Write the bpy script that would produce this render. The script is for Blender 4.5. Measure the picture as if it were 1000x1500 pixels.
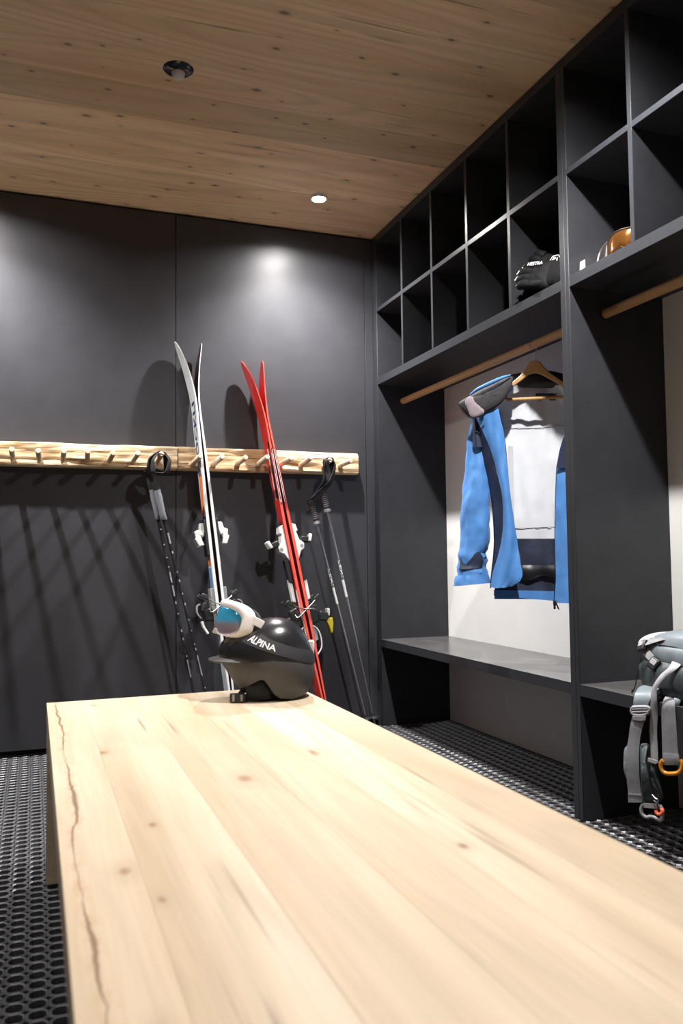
import bpy, bmesh, math, random
from mathutils import Vector, Matrix, noise
random.seed(7)
for o in list(bpy.data.objects): bpy.data.objects.remove(o, do_unlink=True)
SC = bpy.context.scene
COL = SC.collection
PI = math.pi

# ------------------------------------------------------------------ camera, world, light, exposure
cam_d = bpy.data.cameras.new('camera'); cam = bpy.data.objects.new('camera', cam_d); COL.objects.link(cam)
cam_d.sensor_fit = 'VERTICAL'; cam_d.sensor_height = 36.0; cam_d.sensor_width = 24.0; cam_d.lens = 29.016
cam_d.clip_start = 0.02
cam.matrix_world = Matrix(((0.937311, -0.008077, -0.348401, 0.0),
                           (-0.348302, -0.054954, -0.935770, 0.0),
                           (-0.011588, 0.998456, -0.054322, 0.86),
                           (0, 0, 0, 1)))
cam_d.dof.use_dof = True; cam_d.dof.focus_distance = 3.3; cam_d.dof.aperture_fstop = 4.5
SC.camera = cam
w = bpy.data.worlds.new('world'); SC.world = w; w.use_nodes = True
w.node_tree.nodes['Background'].inputs[0].default_value = (0.6, 0.62, 0.65, 1)
w.node_tree.nodes['Background'].inputs[1].default_value = 0.02
SC.view_settings.view_transform = 'Standard'; SC.view_settings.look = 'None'
SC.view_settings.gamma = 1.0; SC.view_settings.use_curve_mapping = False
SC.view_settings.exposure = 0.0
LAMP_W = 206.0
LAMP_COL = (1.0, 0.975, 0.955)
H = 2.545                                   # ceiling height
YB = 3.965                                  # back wall
XF, XB = 1.665, 2.05                        # cabinet front and back

# ------------------------------------------------------------------ mesh helpers
def V(*a): return Vector(a)
class B:
    """collects shapes, then links them as one mesh object"""
    def __init__(s): s.v = []; s.f = []
    def add(s, vs, fs):
        n = len(s.v); s.v += [tuple(p) for p in vs]; s.f += [tuple(i + n for i in f) for f in fs]; return s
    def box(s, x0, x1, y0, y1, z0, z1):
        return s.add([(x, y, z) for x in (x0, x1) for y in (y0, y1) for z in (z0, z1)],
                     [(0, 1, 3, 2), (4, 6, 7, 5), (0, 4, 5, 1), (2, 3, 7, 6), (0, 2, 6, 4), (1, 5, 7, 3)])
    def obox(s, c, ax, ay, az, taper=1.0):
        c = Vector(c); ax = Vector(ax); ay = Vector(ay); az = Vector(az)
        vs = []
        for i in (-1, 1):
            for j in (-1, 1):
                for k in (-1, 1):
                    t = taper if k > 0 else 1.0
                    vs.append(c + ax * i * t + ay * j * t + az * k)
        return s.add(vs, [(0, 1, 3, 2), (4, 6, 7, 5), (0, 4, 5, 1), (2, 3, 7, 6), (0, 2, 6, 4), (1, 5, 7, 3)])
    def tube(s, path, r, n=10, cap=True, sx=1.0, ref=None):
        P = [Vector(p) for p in path]; m = len(P)
        R = r if isinstance(r, (list, tuple)) else [r] * m
        t0 = (P[1] - P[0]).normalized()
        up = Vector(ref) if ref else (V(0, 0, 1) if abs(t0.z) < .9 else V(1, 0, 0))
        a = (up - t0 * up.dot(t0)).normalized()
        vs = []; fs = []
        for i in range(m):
            t = (P[min(i + 1, m - 1)] - P[max(i - 1, 0)]).normalized()
            a = (a - t * a.dot(t)).normalized(); b = t.cross(a)
            for k in range(n):
                th = 2 * PI * k / n
                vs.append(P[i] + a * math.cos(th) * R[i] + b * math.sin(th) * R[i] * sx)
        for i in range(m - 1):
            for k in range(n):
                k2 = (k + 1) % n
                fs.append((i * n + k, i * n + k2, (i + 1) * n + k2, (i + 1) * n + k))
        if cap:
            fs.append(tuple(range(n - 1, -1, -1))); fs.append(tuple((m - 1) * n + k for k in range(n)))
        return s.add(vs, fs)
    def ribbon(s, path, wdir, width, th):
        P = [Vector(p) for p in path]; m = len(P)
        W = wdir if isinstance(wdir, list) else [wdir] * m
        Wd = width if isinstance(width, list) else [width] * m
        vs = []; fs = []
        for i in range(m):
            t = (P[min(i + 1, m - 1)] - P[max(i - 1, 0)]).normalized()
            a = Vector(W[i]); a = (a - t * a.dot(t)).normalized(); nn = t.cross(a)
            for (p, q) in ((-1, -1), (1, -1), (1, 1), (-1, 1)):
                vs.append(P[i] + a * p * Wd[i] / 2 + nn * q * th / 2)
        for i in range(m - 1):
            for k in range(4):
                k2 = (k + 1) % 4
                fs.append((i * 4 + k, i * 4 + k2, i * 4 + 4 + k2, i * 4 + 4 + k))
        fs += [(3, 2, 1, 0), tuple((m - 1) * 4 + k for k in range(4))]
        return s.add(vs, fs)
    def lathe(s, prof, c=(0, 0, 0), axis=(0, 0, 1), n=24):
        c = Vector(c); ax = Vector(axis).normalized()
        a = (V(1, 0, 0) if abs(ax.x) < .9 else V(0, 1, 0)); a = (a - ax * a.dot(ax)).normalized(); b = ax.cross(a)
        vs = []; fs = []; m = len(prof)
        for (r, h) in prof:
            for k in range(n):
                th = 2 * PI * k / n
                vs.append(c + ax * h + (a * math.cos(th) + b * math.sin(th)) * r)
        for i in range(m - 1):
            for k in range(n):
                k2 = (k + 1) % n
                fs.append((i * n + k, i * n + k2, i * n + n + k2, i * n + n + k))
        if prof[0][0] > 1e-6: fs.append(tuple(range(n - 1, -1, -1)))
        if prof[-1][0] > 1e-6: fs.append(tuple((m - 1) * n + k for k in range(n)))
        return s.add(vs, fs)
    def grid(s, fn, nu, nv, closed=False):
        vs = [fn(i / nu, j / nv) for j in range(nv + 1) for i in range(nu + 1)]
        fs = [(j * (nu + 1) + i, j * (nu + 1) + i + 1, (j + 1) * (nu + 1) + i + 1, (j + 1) * (nu + 1) + i)
              for j in range(nv) for i in range(nu)]
        return s.add(vs, fs)
    def slab(s, fn, nu, nv, th):
        """grid with real thickness: fn gives the outer side, th the thickness vector or fn"""
        n0 = len(s.v)
        top = [Vector(fn(i / nu, j / nv)) for j in range(nv + 1) for i in range(nu + 1)]
        def nrm(i, j):
            def g(a, b): return top[min(max(b, 0), nv) * (nu + 1) + min(max(a, 0), nu)]
            q = (g(i + 1, j) - g(i - 1, j)).cross(g(i, j + 1) - g(i, j - 1))
            return q.normalized() if q.length > 1e-12 else V(0, 0, 1)
        bot = [top[j * (nu + 1) + i] - nrm(i, j) * th for j in range(nv + 1) for i in range(nu + 1)]
        N = len(top); fs = []
        for j in range(nv):
            for i in range(nu):
                a, b, c, d = j * (nu + 1) + i, j * (nu + 1) + i + 1, (j + 1) * (nu + 1) + i + 1, (j + 1) * (nu + 1) + i
                fs.append((a, b, c, d)); fs.append((d + N, c + N, b + N, a + N))
        for i in range(nu):
            a, b = i, i + 1; fs.append((b, a, a + N, b + N))
            a, b = nv * (nu + 1) + i, nv * (nu + 1) + i + 1; fs.append((a, b, b + N, a + N))
        for j in range(nv):
            a, b = j * (nu + 1), (j + 1) * (nu + 1); fs.append((a, b, b + N, a + N))
            a, b = j * (nu + 1) + nu, (j + 1) * (nu + 1) + nu; fs.append((b, a, a + N, b + N))
        return s.add(top + bot, fs)
    def prism(s, poly, mp, d0, d1):
        """2-D outline, mp(u, v, d) -> point, extruded from d0 to d1"""
        n = len(poly)
        vs = [mp(u, v, d0) for u, v in poly] + [mp(u, v, d1) for u, v in poly]
        fs = [tuple(range(n)), tuple(range(2 * n - 1, n - 1, -1))] + [((i + 1) % n, i, i + n, (i + 1) % n + n) for i in range(n)]
        return s.add(vs, fs)
    def pillow(s, poly, mp, t0, t1, rings=6, d=0.0, cen=None, wr=0.0):
        """2-D outline inflated to both sides: t1 to the front, t0 to the back"""
        n = len(poly)
        cu, cv = cen or (sum(p[0] for p in poly) / n, sum(p[1] for p in poly) / n)
        vs = []; fs = []
        def ring(sc, h):
            b = len(vs)
            for (u, v) in poly:
                q = wr * noise.noise(Vector((u * 40, v * 40, h * 9 + sc * 5))) * math.sin(PI * sc) if wr else 0
                vs.append(mp(cu + (u - cu) * sc, cv + (v - cv) * sc, d + h + (q if h > 0 else -q)))
            return b
        prev = None
        seq = [(math.sin(PI / 2 * k / rings), t1 * math.cos(PI / 2 * k / rings)) for k in range(1, rings + 1)]
        seq += [(math.sin(PI / 2 * k / rings), -t0 * math.cos(PI / 2 * k / rings)) for k in range(rings - 1, 0, -1)]
        vs.append(mp(cu, cv, d + t1))
        for (sc, h) in seq:
            b = ring(sc, h)
            if prev is None: fs += [(0, b + i, b + (i + 1) % n) for i in range(n)]
            else: fs += [(prev + i, b + i, b + (i + 1) % n, prev + (i + 1) % n) for i in range(n)]
            prev = b
        e = len(vs); vs.append(mp(cu, cv, d - t0))
        fs += [(e, prev + (i + 1) % n, prev + i) for i in range(n)]
        return s.add(vs, fs)
    def build(s, name, mat, parent=None, off=(0, 0, 0), smooth=True, bevel=0, sub=0, ang=40, loc=None, seg=2, recalc=True):
        me = bpy.data.meshes.new(name)
        o_ = Vector(off)
        me.from_pydata([tuple(Vector(p) - o_) for p in s.v], [], s.f); me.validate()
        if recalc:
            bm = bmesh.new(); bm.from_mesh(me); bmesh.ops.recalc_face_normals(bm, faces=bm.faces); bm.to_mesh(me); bm.free()
        if smooth:
            me.shade_smooth(); me.set_sharp_from_angle(angle=math.radians(ang))
        me.materials.append(mat)
        o = bpy.data.objects.new(name, me); COL.objects.link(o)
        if parent: o.parent = parent
        if loc: o.location = loc
        if bevel:
            m = o.modifiers.new('bevel', 'BEVEL'); m.width = bevel; m.segments = seg; m.limit_method = 'ANGLE'; m.angle_limit = math.radians(35)
            m.harden_normals = False
        if sub:
            m = o.modifiers.new('subdivision', 'SUBSURF'); m.levels = sub; m.render_levels = sub
        return o

def tag(o, label=None, cat=None, group=None, kind=None):
    if label: o['label'] = label
    if cat: o['category'] = cat
    if group: o['group'] = group
    if kind: o['kind'] = kind
    return o
def thing(name, label, cat, loc=(0, 0, 0), group=None):
    o = bpy.data.objects.new(name, None); COL.objects.link(o); o.location = loc
    o.empty_display_size = .05
    return tag(o, label, cat, group)
def copy_tree(o, parent=None):
    c = o.copy(); COL.objects.link(c); c.parent = parent
    for ch in [x for x in bpy.data.objects if x.parent == o]: copy_tree(ch, c)
    return c
def lerp(a, b, t): return a + (b - a) * t
def pw(tab, x):
    """piecewise linear table"""
    if x <= tab[0][0]: return tab[0][1:] if len(tab[0]) > 2 else tab[0][1]
    for p, q in zip(tab, tab[1:]):
        if x <= q[0]:
            t = (x - p[0]) / (q[0] - p[0])
            r = [lerp(a, b, t) for a, b in zip(p[1:], q[1:])]
            return r if len(r) > 1 else r[0]
    return tab[-1][1:] if len(tab[0]) > 2 else tab[-1][1]
def smooth_path(pts, n=8):
    P = [Vector(p) for p in pts]; out = []
    for i in range(len(P) - 1):
        p0 = P[max(i - 1, 0)]; p1 = P[i]; p2 = P[i + 1]; p3 = P[min(i + 2, len(P) - 1)]
        for k in range(n):
            t = k / n
            out.append(.5 * ((2 * p1) + (p2 - p0) * t + (2 * p0 - 5 * p1 + 4 * p2 - p3) * t * t + (3 * p1 - p0 - 3 * p2 + p3) * t ** 3))
    out.append(P[-1]); return out
def rounded(poly, n=5):
    """closed smooth outline through the points"""
    m = len(poly); out = []
    for i in range(m):
        p0, p1, p2, p3 = (Vector(poly[(i + k - 1) % m]) for k in range(4))
        for k in range(n):
            t = k / n
            q = .5 * ((2 * p1) + (p2 - p0) * t + (2 * p0 - 5 * p1 + 4 * p2 - p3) * t * t + (3 * p1 - p0 - 3 * p2 + p3) * t ** 3)
            out.append((q.x, q.y))
    return out
def text2d(body, size=1.0, bold=0.0, shear=0.0):
    cu = bpy.data.curves.new('lettering', 'FONT'); cu.body = body; cu.size = size; cu.offset = bold * size; cu.shear = shear
    cu.resolution_u = 3
    ob = bpy.data.objects.new('lettering', cu)
    me = bpy.data.meshes.new_from_object(ob)
    vs = [tuple(v.co) for v in me.vertices]; fs = [tuple(p.vertices) for p in me.polygons]
    bpy.data.objects.remove(ob); bpy.data.meshes.remove(me); bpy.data.curves.remove(cu)
    xs = [v[0] for v in vs]; ys = [v[1] for v in vs]
    x0, x1, y0, y1 = min(xs), max(xs), min(ys), max(ys)
    return [((v[0] - x0) / (x1 - x0), (v[1] - y0) / (y1 - y0)) for v in vs], fs, (x1 - x0) / (y1 - y0)

# ------------------------------------------------------------------ materials
def nodes(name):
    m = bpy.data.materials.new(name); m.use_nodes = True
    nt = m.node_tree; return m, nt, nt.nodes['Principled BSDF']
def N(nt, t, **kw):
    n = nt.nodes.new(t)
    for k, v in kw.items():
        if k.startswith('i_'):
            key = k[2:]; key = int(key) if key.isdigit() else key.replace('_', ' ')
            if isinstance(v, bpy.types.NodeSocket): nt.links.new(v, n.inputs[key])
            else: n.inputs[key].default_value = v
        else: setattr(n, k, v)
    return n
def ramp(nt, fac, stops, interp='LINEAR'):
    n = N(nt, 'ShaderNodeValToRGB'); n.color_ramp.interpolation = interp
    e = n.color_ramp.elements
    while len(e) < len(stops): e.new(0.5)
    for x, (p, c) in zip(e, stops): x.position = p; x.color = (*c, 1) if len(c) == 3 else c
    nt.links.new(fac, n.inputs[0]); return n.outputs[0]
def mix(nt, fac, a, b, mode='MIX'):
    n = N(nt, 'ShaderNodeMix', data_type='RGBA', blend_type=mode)
    for i, x in ((0, fac), (6, a), (7, b)):
        if isinstance(x, bpy.types.NodeSocket): nt.links.new(x, n.inputs[i])
        elif i == 0: n.inputs[0].default_value = x
        else: n.inputs[i].default_value = (*x, 1)
    return n.outputs[2]
def mth(nt, op, a, b=None, clamp=False):
    n = N(nt, 'ShaderNodeMath', operation=op, use_clamp=clamp)
    for i, x in ((0, a), (1, b)):
        if x is None: continue
        if isinstance(x, bpy.types.NodeSocket): nt.links.new(x, n.inputs[i])
        else: n.inputs[i].default_value = x
    return n.outputs[0]
def plain(name, col, rough=.5, metal=0.0, nscale=60, namt=.12, bump=.0, bscale=200, spec=.5, coat=0, stretch=None, trans=0, sheen=0):
    m, nt, bs = nodes(name)
    tc = N(nt, 'ShaderNodeTexCoord').outputs['Object']
    if stretch:
        tc = N(nt, 'ShaderNodeMapping', i_Vector=tc, i_Scale=stretch).outputs[0]
    nz = N(nt, 'ShaderNodeTexNoise', i_Vector=tc, i_Scale=nscale, i_Detail=3.0)
    lo = tuple(c * (1 - namt) for c in col); hi = tuple(min(1, c * (1 + namt)) for c in col)
    nt.links.new(ramp(nt, nz.outputs[0], [(.3, lo), (.7, hi)]), bs.inputs['Base Color'])
    bs.inputs['Roughness'].default_value = rough; bs.inputs['Metallic'].default_value = metal
    bs.inputs['Specular IOR Level'].default_value = spec
    if coat: bs.inputs['Coat Weight'].default_value = coat; bs.inputs['Coat Roughness'].default_value = .1
    if trans: bs.inputs['Transmission Weight'].default_value = trans
    if sheen: bs.inputs['Sheen Weight'].default_value = sheen
    if bump:
        nb = N(nt, 'ShaderNodeTexNoise', i_Vector=tc, i_Scale=bscale, i_Detail=2.0)
        b = N(nt, 'ShaderNodeBump', i_Strength=bump, i_Distance=.002, i_Height=nb.outputs[0])
        nt.links.new(b.outputs[0], bs.inputs['Normal'])
    return m
def wood(name, along, cl, cm, cd, knots=.5, kscale=6.0, rough=.5, tone=.12, crack=False, kcol=(.16, .07, .025), streak=.5):
    """softwood board: along = axis index of the grain"""
    m, nt, bs = nodes(name)
    tc = N(nt, 'ShaderNodeTexCoord').outputs['Object']
    rnd = N(nt, 'ShaderNodeObjectInfo').outputs['Random']
    offv = N(nt, 'ShaderNodeCombineXYZ', i_0=mth(nt, 'MULTIPLY', rnd, 37.0), i_1=mth(nt, 'MULTIPLY', rnd, 91.0), i_2=mth(nt, 'MULTIPLY', rnd, 13.0)).outputs[0]
    p = N(nt, 'ShaderNodeVectorMath', operation='ADD', i_0=tc, i_1=offv).outputs[0]
    def sc(a, b):
        v = [b, b, b]; v[along] = a
        return N(nt, 'ShaderNodeMapping', i_Vector=p, i_Scale=tuple(v)).outputs[0]
    g1 = N(nt, 'ShaderNodeTexNoise', i_Vector=sc(.55, 7), i_Scale=1.0, i_Detail=3.0, i_Distortion=.4).outputs[0]
    g2 = N(nt, 'ShaderNodeTexNoise', i_Vector=sc(5, 170), i_Scale=1.0, i_Detail=2.0).outputs[0]
    band = N(nt, 'ShaderNodeTexNoise', i_Vector=sc(.35, 3.2), i_Scale=1.0, i_Detail=1.0).outputs[0]
    rings = mth(nt, 'SINE', mth(nt, 'MULTIPLY', band, 120.0))
    col = ramp(nt, g1, [(.28, cd), (.5, cm), (.72, cl)])
    col = mix(nt, mth(nt, 'MULTIPLY', mth(nt, 'POWER', mth(nt, 'ADD', mth(nt, 'MULTIPLY', rings, .5), .5), 3.0), .28 * streak / .5), col, tuple(c * .78 for c in cm))
    f2 = ramp(nt, g2, [(.35, (.93, .92, .90)), (.6, (1.0, 1.0, 1.0))])
    col = mix(nt, 1.0, col, f2, 'MULTIPLY')
    rt = ramp(nt, rnd, [(0, (1 - tone, 1 - tone * 1.05, 1 - tone * 1.2)), (1, (1 + tone * .6, 1 + tone * .55, 1 + tone * .5))])
    col = mix(nt, 1.0, col, rt, 'MULTIPLY')
    if knots:
        vo = N(nt, 'ShaderNodeTexVoronoi', voronoi_dimensions='2D', i_Vector=sc(.55, 1.0), i_Scale=kscale)
        dst = N(nt, 'ShaderNodeTexNoise', i_Vector=sc(14, 30), i_Scale=1.0).outputs[0]
        d = mth(nt, 'ADD', vo.outputs['Distance'], mth(nt, 'MULTIPLY', mth(nt, 'SUBTRACT', dst, .5), .07))
        gate = mth(nt, 'GREATER_THAN', N(nt, 'ShaderNodeSeparateColor', i_0=vo.outputs['Color']).outputs[0], 1 - knots)
        size = mth(nt, 'ADD', mth(nt, 'MULTIPLY', N(nt, 'ShaderNodeSeparateColor', i_0=vo.outputs['Color']).outputs[1], .065), .025)
        k = mth(nt, 'SUBTRACT', 1.0, mth(nt, 'DIVIDE', d, size), True)
        k = mth(nt, 'MULTIPLY', mth(nt, 'MULTIPLY', mth(nt, 'POWER', k, .6), gate), .85, True)
        halo = mth(nt, 'SUBTRACT', 1.0, mth(nt, 'DIVIDE', d, mth(nt, 'MULTIPLY', size, 3.2)), True)
        col = mix(nt, mth(nt, 'MULTIPLY', mth(nt, 'MULTIPLY', halo, gate), .45), col, tuple(c * .7 for c in cd))
        col = mix(nt, k, col, kcol)
        # short resin streaks along the grain
        st = N(nt, 'ShaderNodeTexNoise', i_Vector=sc(2.2, 60), i_Scale=1.0, i_Detail=1.0).outputs[0]
        msk = N(nt, 'ShaderNodeTexNoise', i_Vector=sc(1.4, 5), i_Scale=1.0).outputs[0]
        s_ = mth(nt, 'MULTIPLY', ramp(nt, st, [(.66, (0, 0, 0)), (.74, (1, 1, 1))]), ramp(nt, msk, [(.52, (0, 0, 0)), (.66, (1, 1, 1))]))
        col = mix(nt, mth(nt, 'MULTIPLY', s_, .55 * streak / .5), col, tuple(c * .55 for c in cd))
    if crack:
        # a long drying crack wandering along the board
        tw = N(nt, 'ShaderNodeSeparateXYZ', i_0=tc)
        n1 = N(nt, 'ShaderNodeTexNoise', noise_dimensions='1D', i_W=tw.outputs[1], i_Scale=2.2, i_Detail=5.0, i_Roughness=.6).outputs[0]
        n2 = N(nt, 'ShaderNodeTexNoise', noise_dimensions='1D', i_W=mth(nt, 'ADD', tw.outputs[1], 9.0), i_Scale=3.0, i_Detail=3.0).outputs[0]
        c0 = mth(nt, 'ADD', mth(nt, 'MULTIPLY', mth(nt, 'SUBTRACT', n1, .5), .05), -.022)
        dd = mth(nt, 'ABSOLUTE', mth(nt, 'SUBTRACT', tw.outputs[0], c0))
        wd = mth(nt, 'ADD', mth(nt, 'MULTIPLY', mth(nt, 'SUBTRACT', n2, .38), .011), .0006)
        wd = mth(nt, 'MAXIMUM', wd, .0007)
        ck = mth(nt, 'SUBTRACT', 1.35, mth(nt, 'DIVIDE', dd, wd), True)
        hl = mth(nt, 'SUBTRACT', 1.0, mth(nt, 'DIVIDE', dd, .016), True)
        sp = N(nt, 'ShaderNodeTexNoise', i_Vector=sc(40, 90), i_Scale=1.0, i_Detail=3.0).outputs[0]
        hl = mth(nt, 'MULTIPLY', hl, ramp(nt, sp, [(.5, (0, 0, 0)), (.62, (1, 1, 1))]))
        col = mix(nt, mth(nt, 'MULTIPLY', hl, .45), col, (.42, .22, .09))
        col = mix(nt, mth(nt, 'MULTIPLY', ck, .9), col, (.17, .085, .035))
    nt.links.new(col, bs.inputs['Base Color'])
    bs.inputs['Roughness'].default_value = rough
    b = N(nt, 'ShaderNodeBump', i_Strength=.12, i_Distance=.001, i_Height=g2)
    nt.links.new(b.outputs[0], bs.inputs['Normal'])
    return m
def reclaimed(name):
    m, nt, bs = nodes(name)
    tc = N(nt, 'ShaderNodeTexCoord').outputs['Object']
    p = N(nt, 'ShaderNodeMapping', i_Vector=tc, i_Scale=(2.2, 26, 26)).outputs[0]
    g = N(nt, 'ShaderNodeTexNoise', i_Vector=p, i_Scale=1.0, i_Detail=6.0, i_Distortion=1.2).outputs[0]
    q = N(nt, 'ShaderNodeMapping', i_Vector=tc, i_Scale=(5, 110, 110)).outputs[0]
    g2 = N(nt, 'ShaderNodeTexNoise', i_Vector=q, i_Scale=1.0, i_Detail=3.0).outputs[0]
    col = ramp(nt, g, [(.27, (.22, .10, .04)), (.36, (.48, .29, .14)), (.47, (.68, .49, .29)), (.68, (.82, .66, .46))])
    col = mix(nt, 1.0, col, ramp(nt, g2, [(.33, (.35, .26, .2)), (.43, (1, 1, 1))]), 'MULTIPLY')
    geo = N(nt, 'ShaderNodeNewGeometry').outputs['Pointiness']
    nt.links.new(col, bs.inputs['Base Color']); bs.inputs['Roughness'].default_value = .75
    b = N(nt, 'ShaderNodeBump', i_Strength=.9, i_Distance=.006, i_Height=g)
    nt.links.new(b.outputs[0], bs.inputs['Normal'])
    return m
def emit(name, col, s):
    m, nt, bs = nodes(name)
    bs.inputs['Base Color'].default_value = (.8, .8, .8, 1)
    bs.inputs['Emission Color'].default_value = (*col, 1); bs.inputs['Emission Strength'].default_value = s
    return m
def mirror_lens(name, c1, c2, axis=2, z0=0, z1=1, rough=.08, metal=.85):
    """tinted mirrored goggle lens whose painted base colour changes from bottom to top"""
    m, nt, bs = nodes(name)
    tc = N(nt, 'ShaderNodeTexCoord').outputs['Object']
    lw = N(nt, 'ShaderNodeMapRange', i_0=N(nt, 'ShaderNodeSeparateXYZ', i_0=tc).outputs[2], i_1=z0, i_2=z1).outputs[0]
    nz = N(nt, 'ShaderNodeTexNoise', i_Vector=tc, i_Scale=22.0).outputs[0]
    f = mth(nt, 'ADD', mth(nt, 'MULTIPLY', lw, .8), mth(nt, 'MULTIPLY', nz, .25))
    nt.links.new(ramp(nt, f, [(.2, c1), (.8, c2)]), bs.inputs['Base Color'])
    bs.inputs['Metallic'].default_value = metal; bs.inputs['Roughness'].default_value = rough
    return m

M = {}
M['wall'] = plain('anthracite_laminate', (.043, .043, .049), .37, nscale=9, namt=.08, bump=.10, bscale=700, spec=.40)
M['cab'] = plain('black_laminate', (.033, .034, .039), .45, nscale=12, namt=.10, bump=.10, bscale=700, spec=.25)
M['edge'] = plain('black_edge_band', (.027, .029, .034), .36, namt=.1, spec=.36)
M['bench'] = plain('worn_black_laminate', (.095, .093, .093), .24, nscale=7, namt=.30, bump=.10, bscale=400, spec=.5)
M['void'] = plain('dark_gap', (.006, .006, .006), .9)
M['backp'] = plain('pale_back_board', (.82, .81, .79), .6, nscale=5, namt=.03, bump=.08, bscale=120)
M['ceil'] = wood('spruce_ceiling', 0, (.92, .715, .485), (.85, .63, .40), (.70, .475, .275), knots=.88, kscale=7.0, rough=.5, tone=.26, streak=1.1, kcol=(.10, .040, .015))
M['table'] = wood('spruce_table', 1, (.655, .545, .415), (.575, .455, .32), (.465, .34, .215), knots=.62, kscale=5.5, rough=.42, tone=.09, streak=.75, kcol=(.27, .13, .055))
M['table_crack'] = wood('cracked_spruce_table', 1, (.655, .545, .415), (.575, .455, .32), (.465, .34, .215), knots=.35, kscale=5.5, rough=.42, tone=.09, streak=.6, crack=True, kcol=(.27, .13, .055))
M['peg'] = wood('turned_peg', 1, (.88, .72, .56), (.82, .65, .49), (.72, .55, .39), knots=0, rough=.5, tone=.05)
M['rod'] = wood('beech_rod', 1, (.60, .36, .17), (.54, .31, .14), (.46, .25, .11), knots=0, rough=.45, tone=.03)
M['hanger'] = wood('beech_hanger', 2, (.66, .40, .18), (.60, .35, .15), (.52, .29, .12), knots=0, rough=.38, tone=.03)
M['rail'] = reclaimed('reclaimed_beam')
M['rubber'] = plain('black_rubber', (.080, .080, .086), .36, nscale=40, namt=.25, bump=.15, bscale=300, spec=.5)
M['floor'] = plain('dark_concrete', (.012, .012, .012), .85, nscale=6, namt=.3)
M['steel'] = plain('steel', (.62, .62, .63), .28, 1.0, namt=.05)
M['lamp'] = emit('lamp_lens', (1.0, .97, .94), 3000)
M['lamp_dim'] = emit('lamp_lens_dimmed', (1.0, .97, .94), 90)
M['trim'] = plain('white_trim', (.75, .75, .75), .4)
M['gblack'] = plain('gloss_black_plastic', (.012, .012, .013), .18)
M['black'] = plain('black_plastic', (.018, .018, .019), .42)
M['dome'] = plain('frosted_dome', (.62, .60, .57), .35, namt=.06)
M['white'] = plain('white_plastic', (.80, .79, .77), .32, namt=.05)
M['print'] = plain('white_print', (.85, .85, .85), .5, namt=.03)
M['rearwood'] = wood('rear_bounce_wood', 2, (.80, .58, .36), (.74, .51, .30), (.64, .42, .23), knots=.4, kscale=9)  # finish of the unseen rear wall, chosen pale to bounce light to the ceiling

# ------------------------------------------------------------------ the setting
def struct(o): o['kind'] = 'structure'; return o
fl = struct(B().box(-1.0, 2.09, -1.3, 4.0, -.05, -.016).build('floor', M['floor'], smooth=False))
struct(B().box(-1.0, 2.09, 3.985, 4.03, -.05, 2.60).build('wall_back', M['void'], smooth=False))
wb = bpy.data.objects['wall_back']
for (x0, x1) in ((-1.0, .6315), (.6350, 1.6155), (1.6185, 1.6635)):
    B().box(x0, x1, YB, 3.9848, .022, H - .012).build('panel', M['wall'], wb, bevel=.0003, seg=1)
struct(B().box(2.062, 2.10, -1.3, 3.985, -.05, 2.60).build('wall_right', M['void'], smooth=False))
struct(B().box(-1.04, -1.0, -1.3, 3.985, -.05, 2.60).build('wall_left', M['wall'], smooth=False))
struct(B().box(-1.04, 2.10, -1.34, -1.3, -.05, 2.60).build('wall_rear', M['rearwood'], smooth=False))
ce = struct(B().box(-1.04, 2.10, -1.34, 4.03, H + .0185, H + .06).build('ceiling', M['void'], smooth=False))
pw_ = .213
b = B().box(-1.0, XB + .01, -pw_ / 2 + .0001, pw_ / 2 - .0001, 0, .018)
pl = b.build('plank', M['ceil'], ce, bevel=.0005, seg=1)
n_pl = int((3.983 + 1.3) / pw_)
for i in range(n_pl):
    o = pl if i == 0 else pl.copy()
    if i: COL.objects.link(o)
    o.location = (0, 3.983 - pw_ / 2 - i * pw_, H)

# rubber ring mats: octagonal openings and small gaps between them
CX, CY, MH = .042, .040, .014
def mat_mesh(nx, ny):
    def octa(cx, cy, ax, ay, k=.42):
        return [(cx + ax, cy - ay * k), (cx + ax, cy + ay * k), (cx + ax * k, cy + ay), (cx - ax * k, cy + ay),
                (cx - ax, cy + ay * k), (cx - ax, cy - ay * k), (cx - ax * k, cy - ay), (cx + ax * k, cy - ay)]
    bb = B()
    for i in range(nx):
        for j in range(ny):
            cx, cy = (i + .5) * CX, (j + .5) * CY
            kx = .58
            o1 = octa(cx, cy, CX / 2, CY / 2, .60); o2 = octa(cx, cy, CX / 2 - .0026, CY / 2 - .0026, .52)
            o3 = octa(cx, cy, CX / 2 - .0052, CY / 2 - .0050, .48)
            vs = [(x, y, MH - .0035) for x, y in o1] + [(x, y, MH) for x, y in o2] + [(x, y, MH - .002) for x, y in o3] + [(x, y, 0) for x, y in o3]
            vs += [(x, y, 0) for x, y in o1]
            fs = []
            for k in range(8):
                k2 = (k + 1) % 8
                fs += [(k, k2, 8 + k2, 8 + k), (8 + k, 8 + k2, 16 + k2, 16 + k), (16 + k, 16 + k2, 24 + k2, 24 + k)]
                if k % 2 == 1: fs.append((k2, k, 32 + k, 32 + k2))
            bb.add(vs, fs)
    return bb
mat_things = []
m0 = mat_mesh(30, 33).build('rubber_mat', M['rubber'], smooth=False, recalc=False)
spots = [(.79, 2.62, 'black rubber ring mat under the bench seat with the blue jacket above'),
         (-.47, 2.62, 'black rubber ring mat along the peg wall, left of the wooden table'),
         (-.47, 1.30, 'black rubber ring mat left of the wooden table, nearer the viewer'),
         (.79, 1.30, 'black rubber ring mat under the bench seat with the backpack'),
         (-.47, -.02, 'black rubber ring mat in front of the table, out of frame below')]
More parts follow.
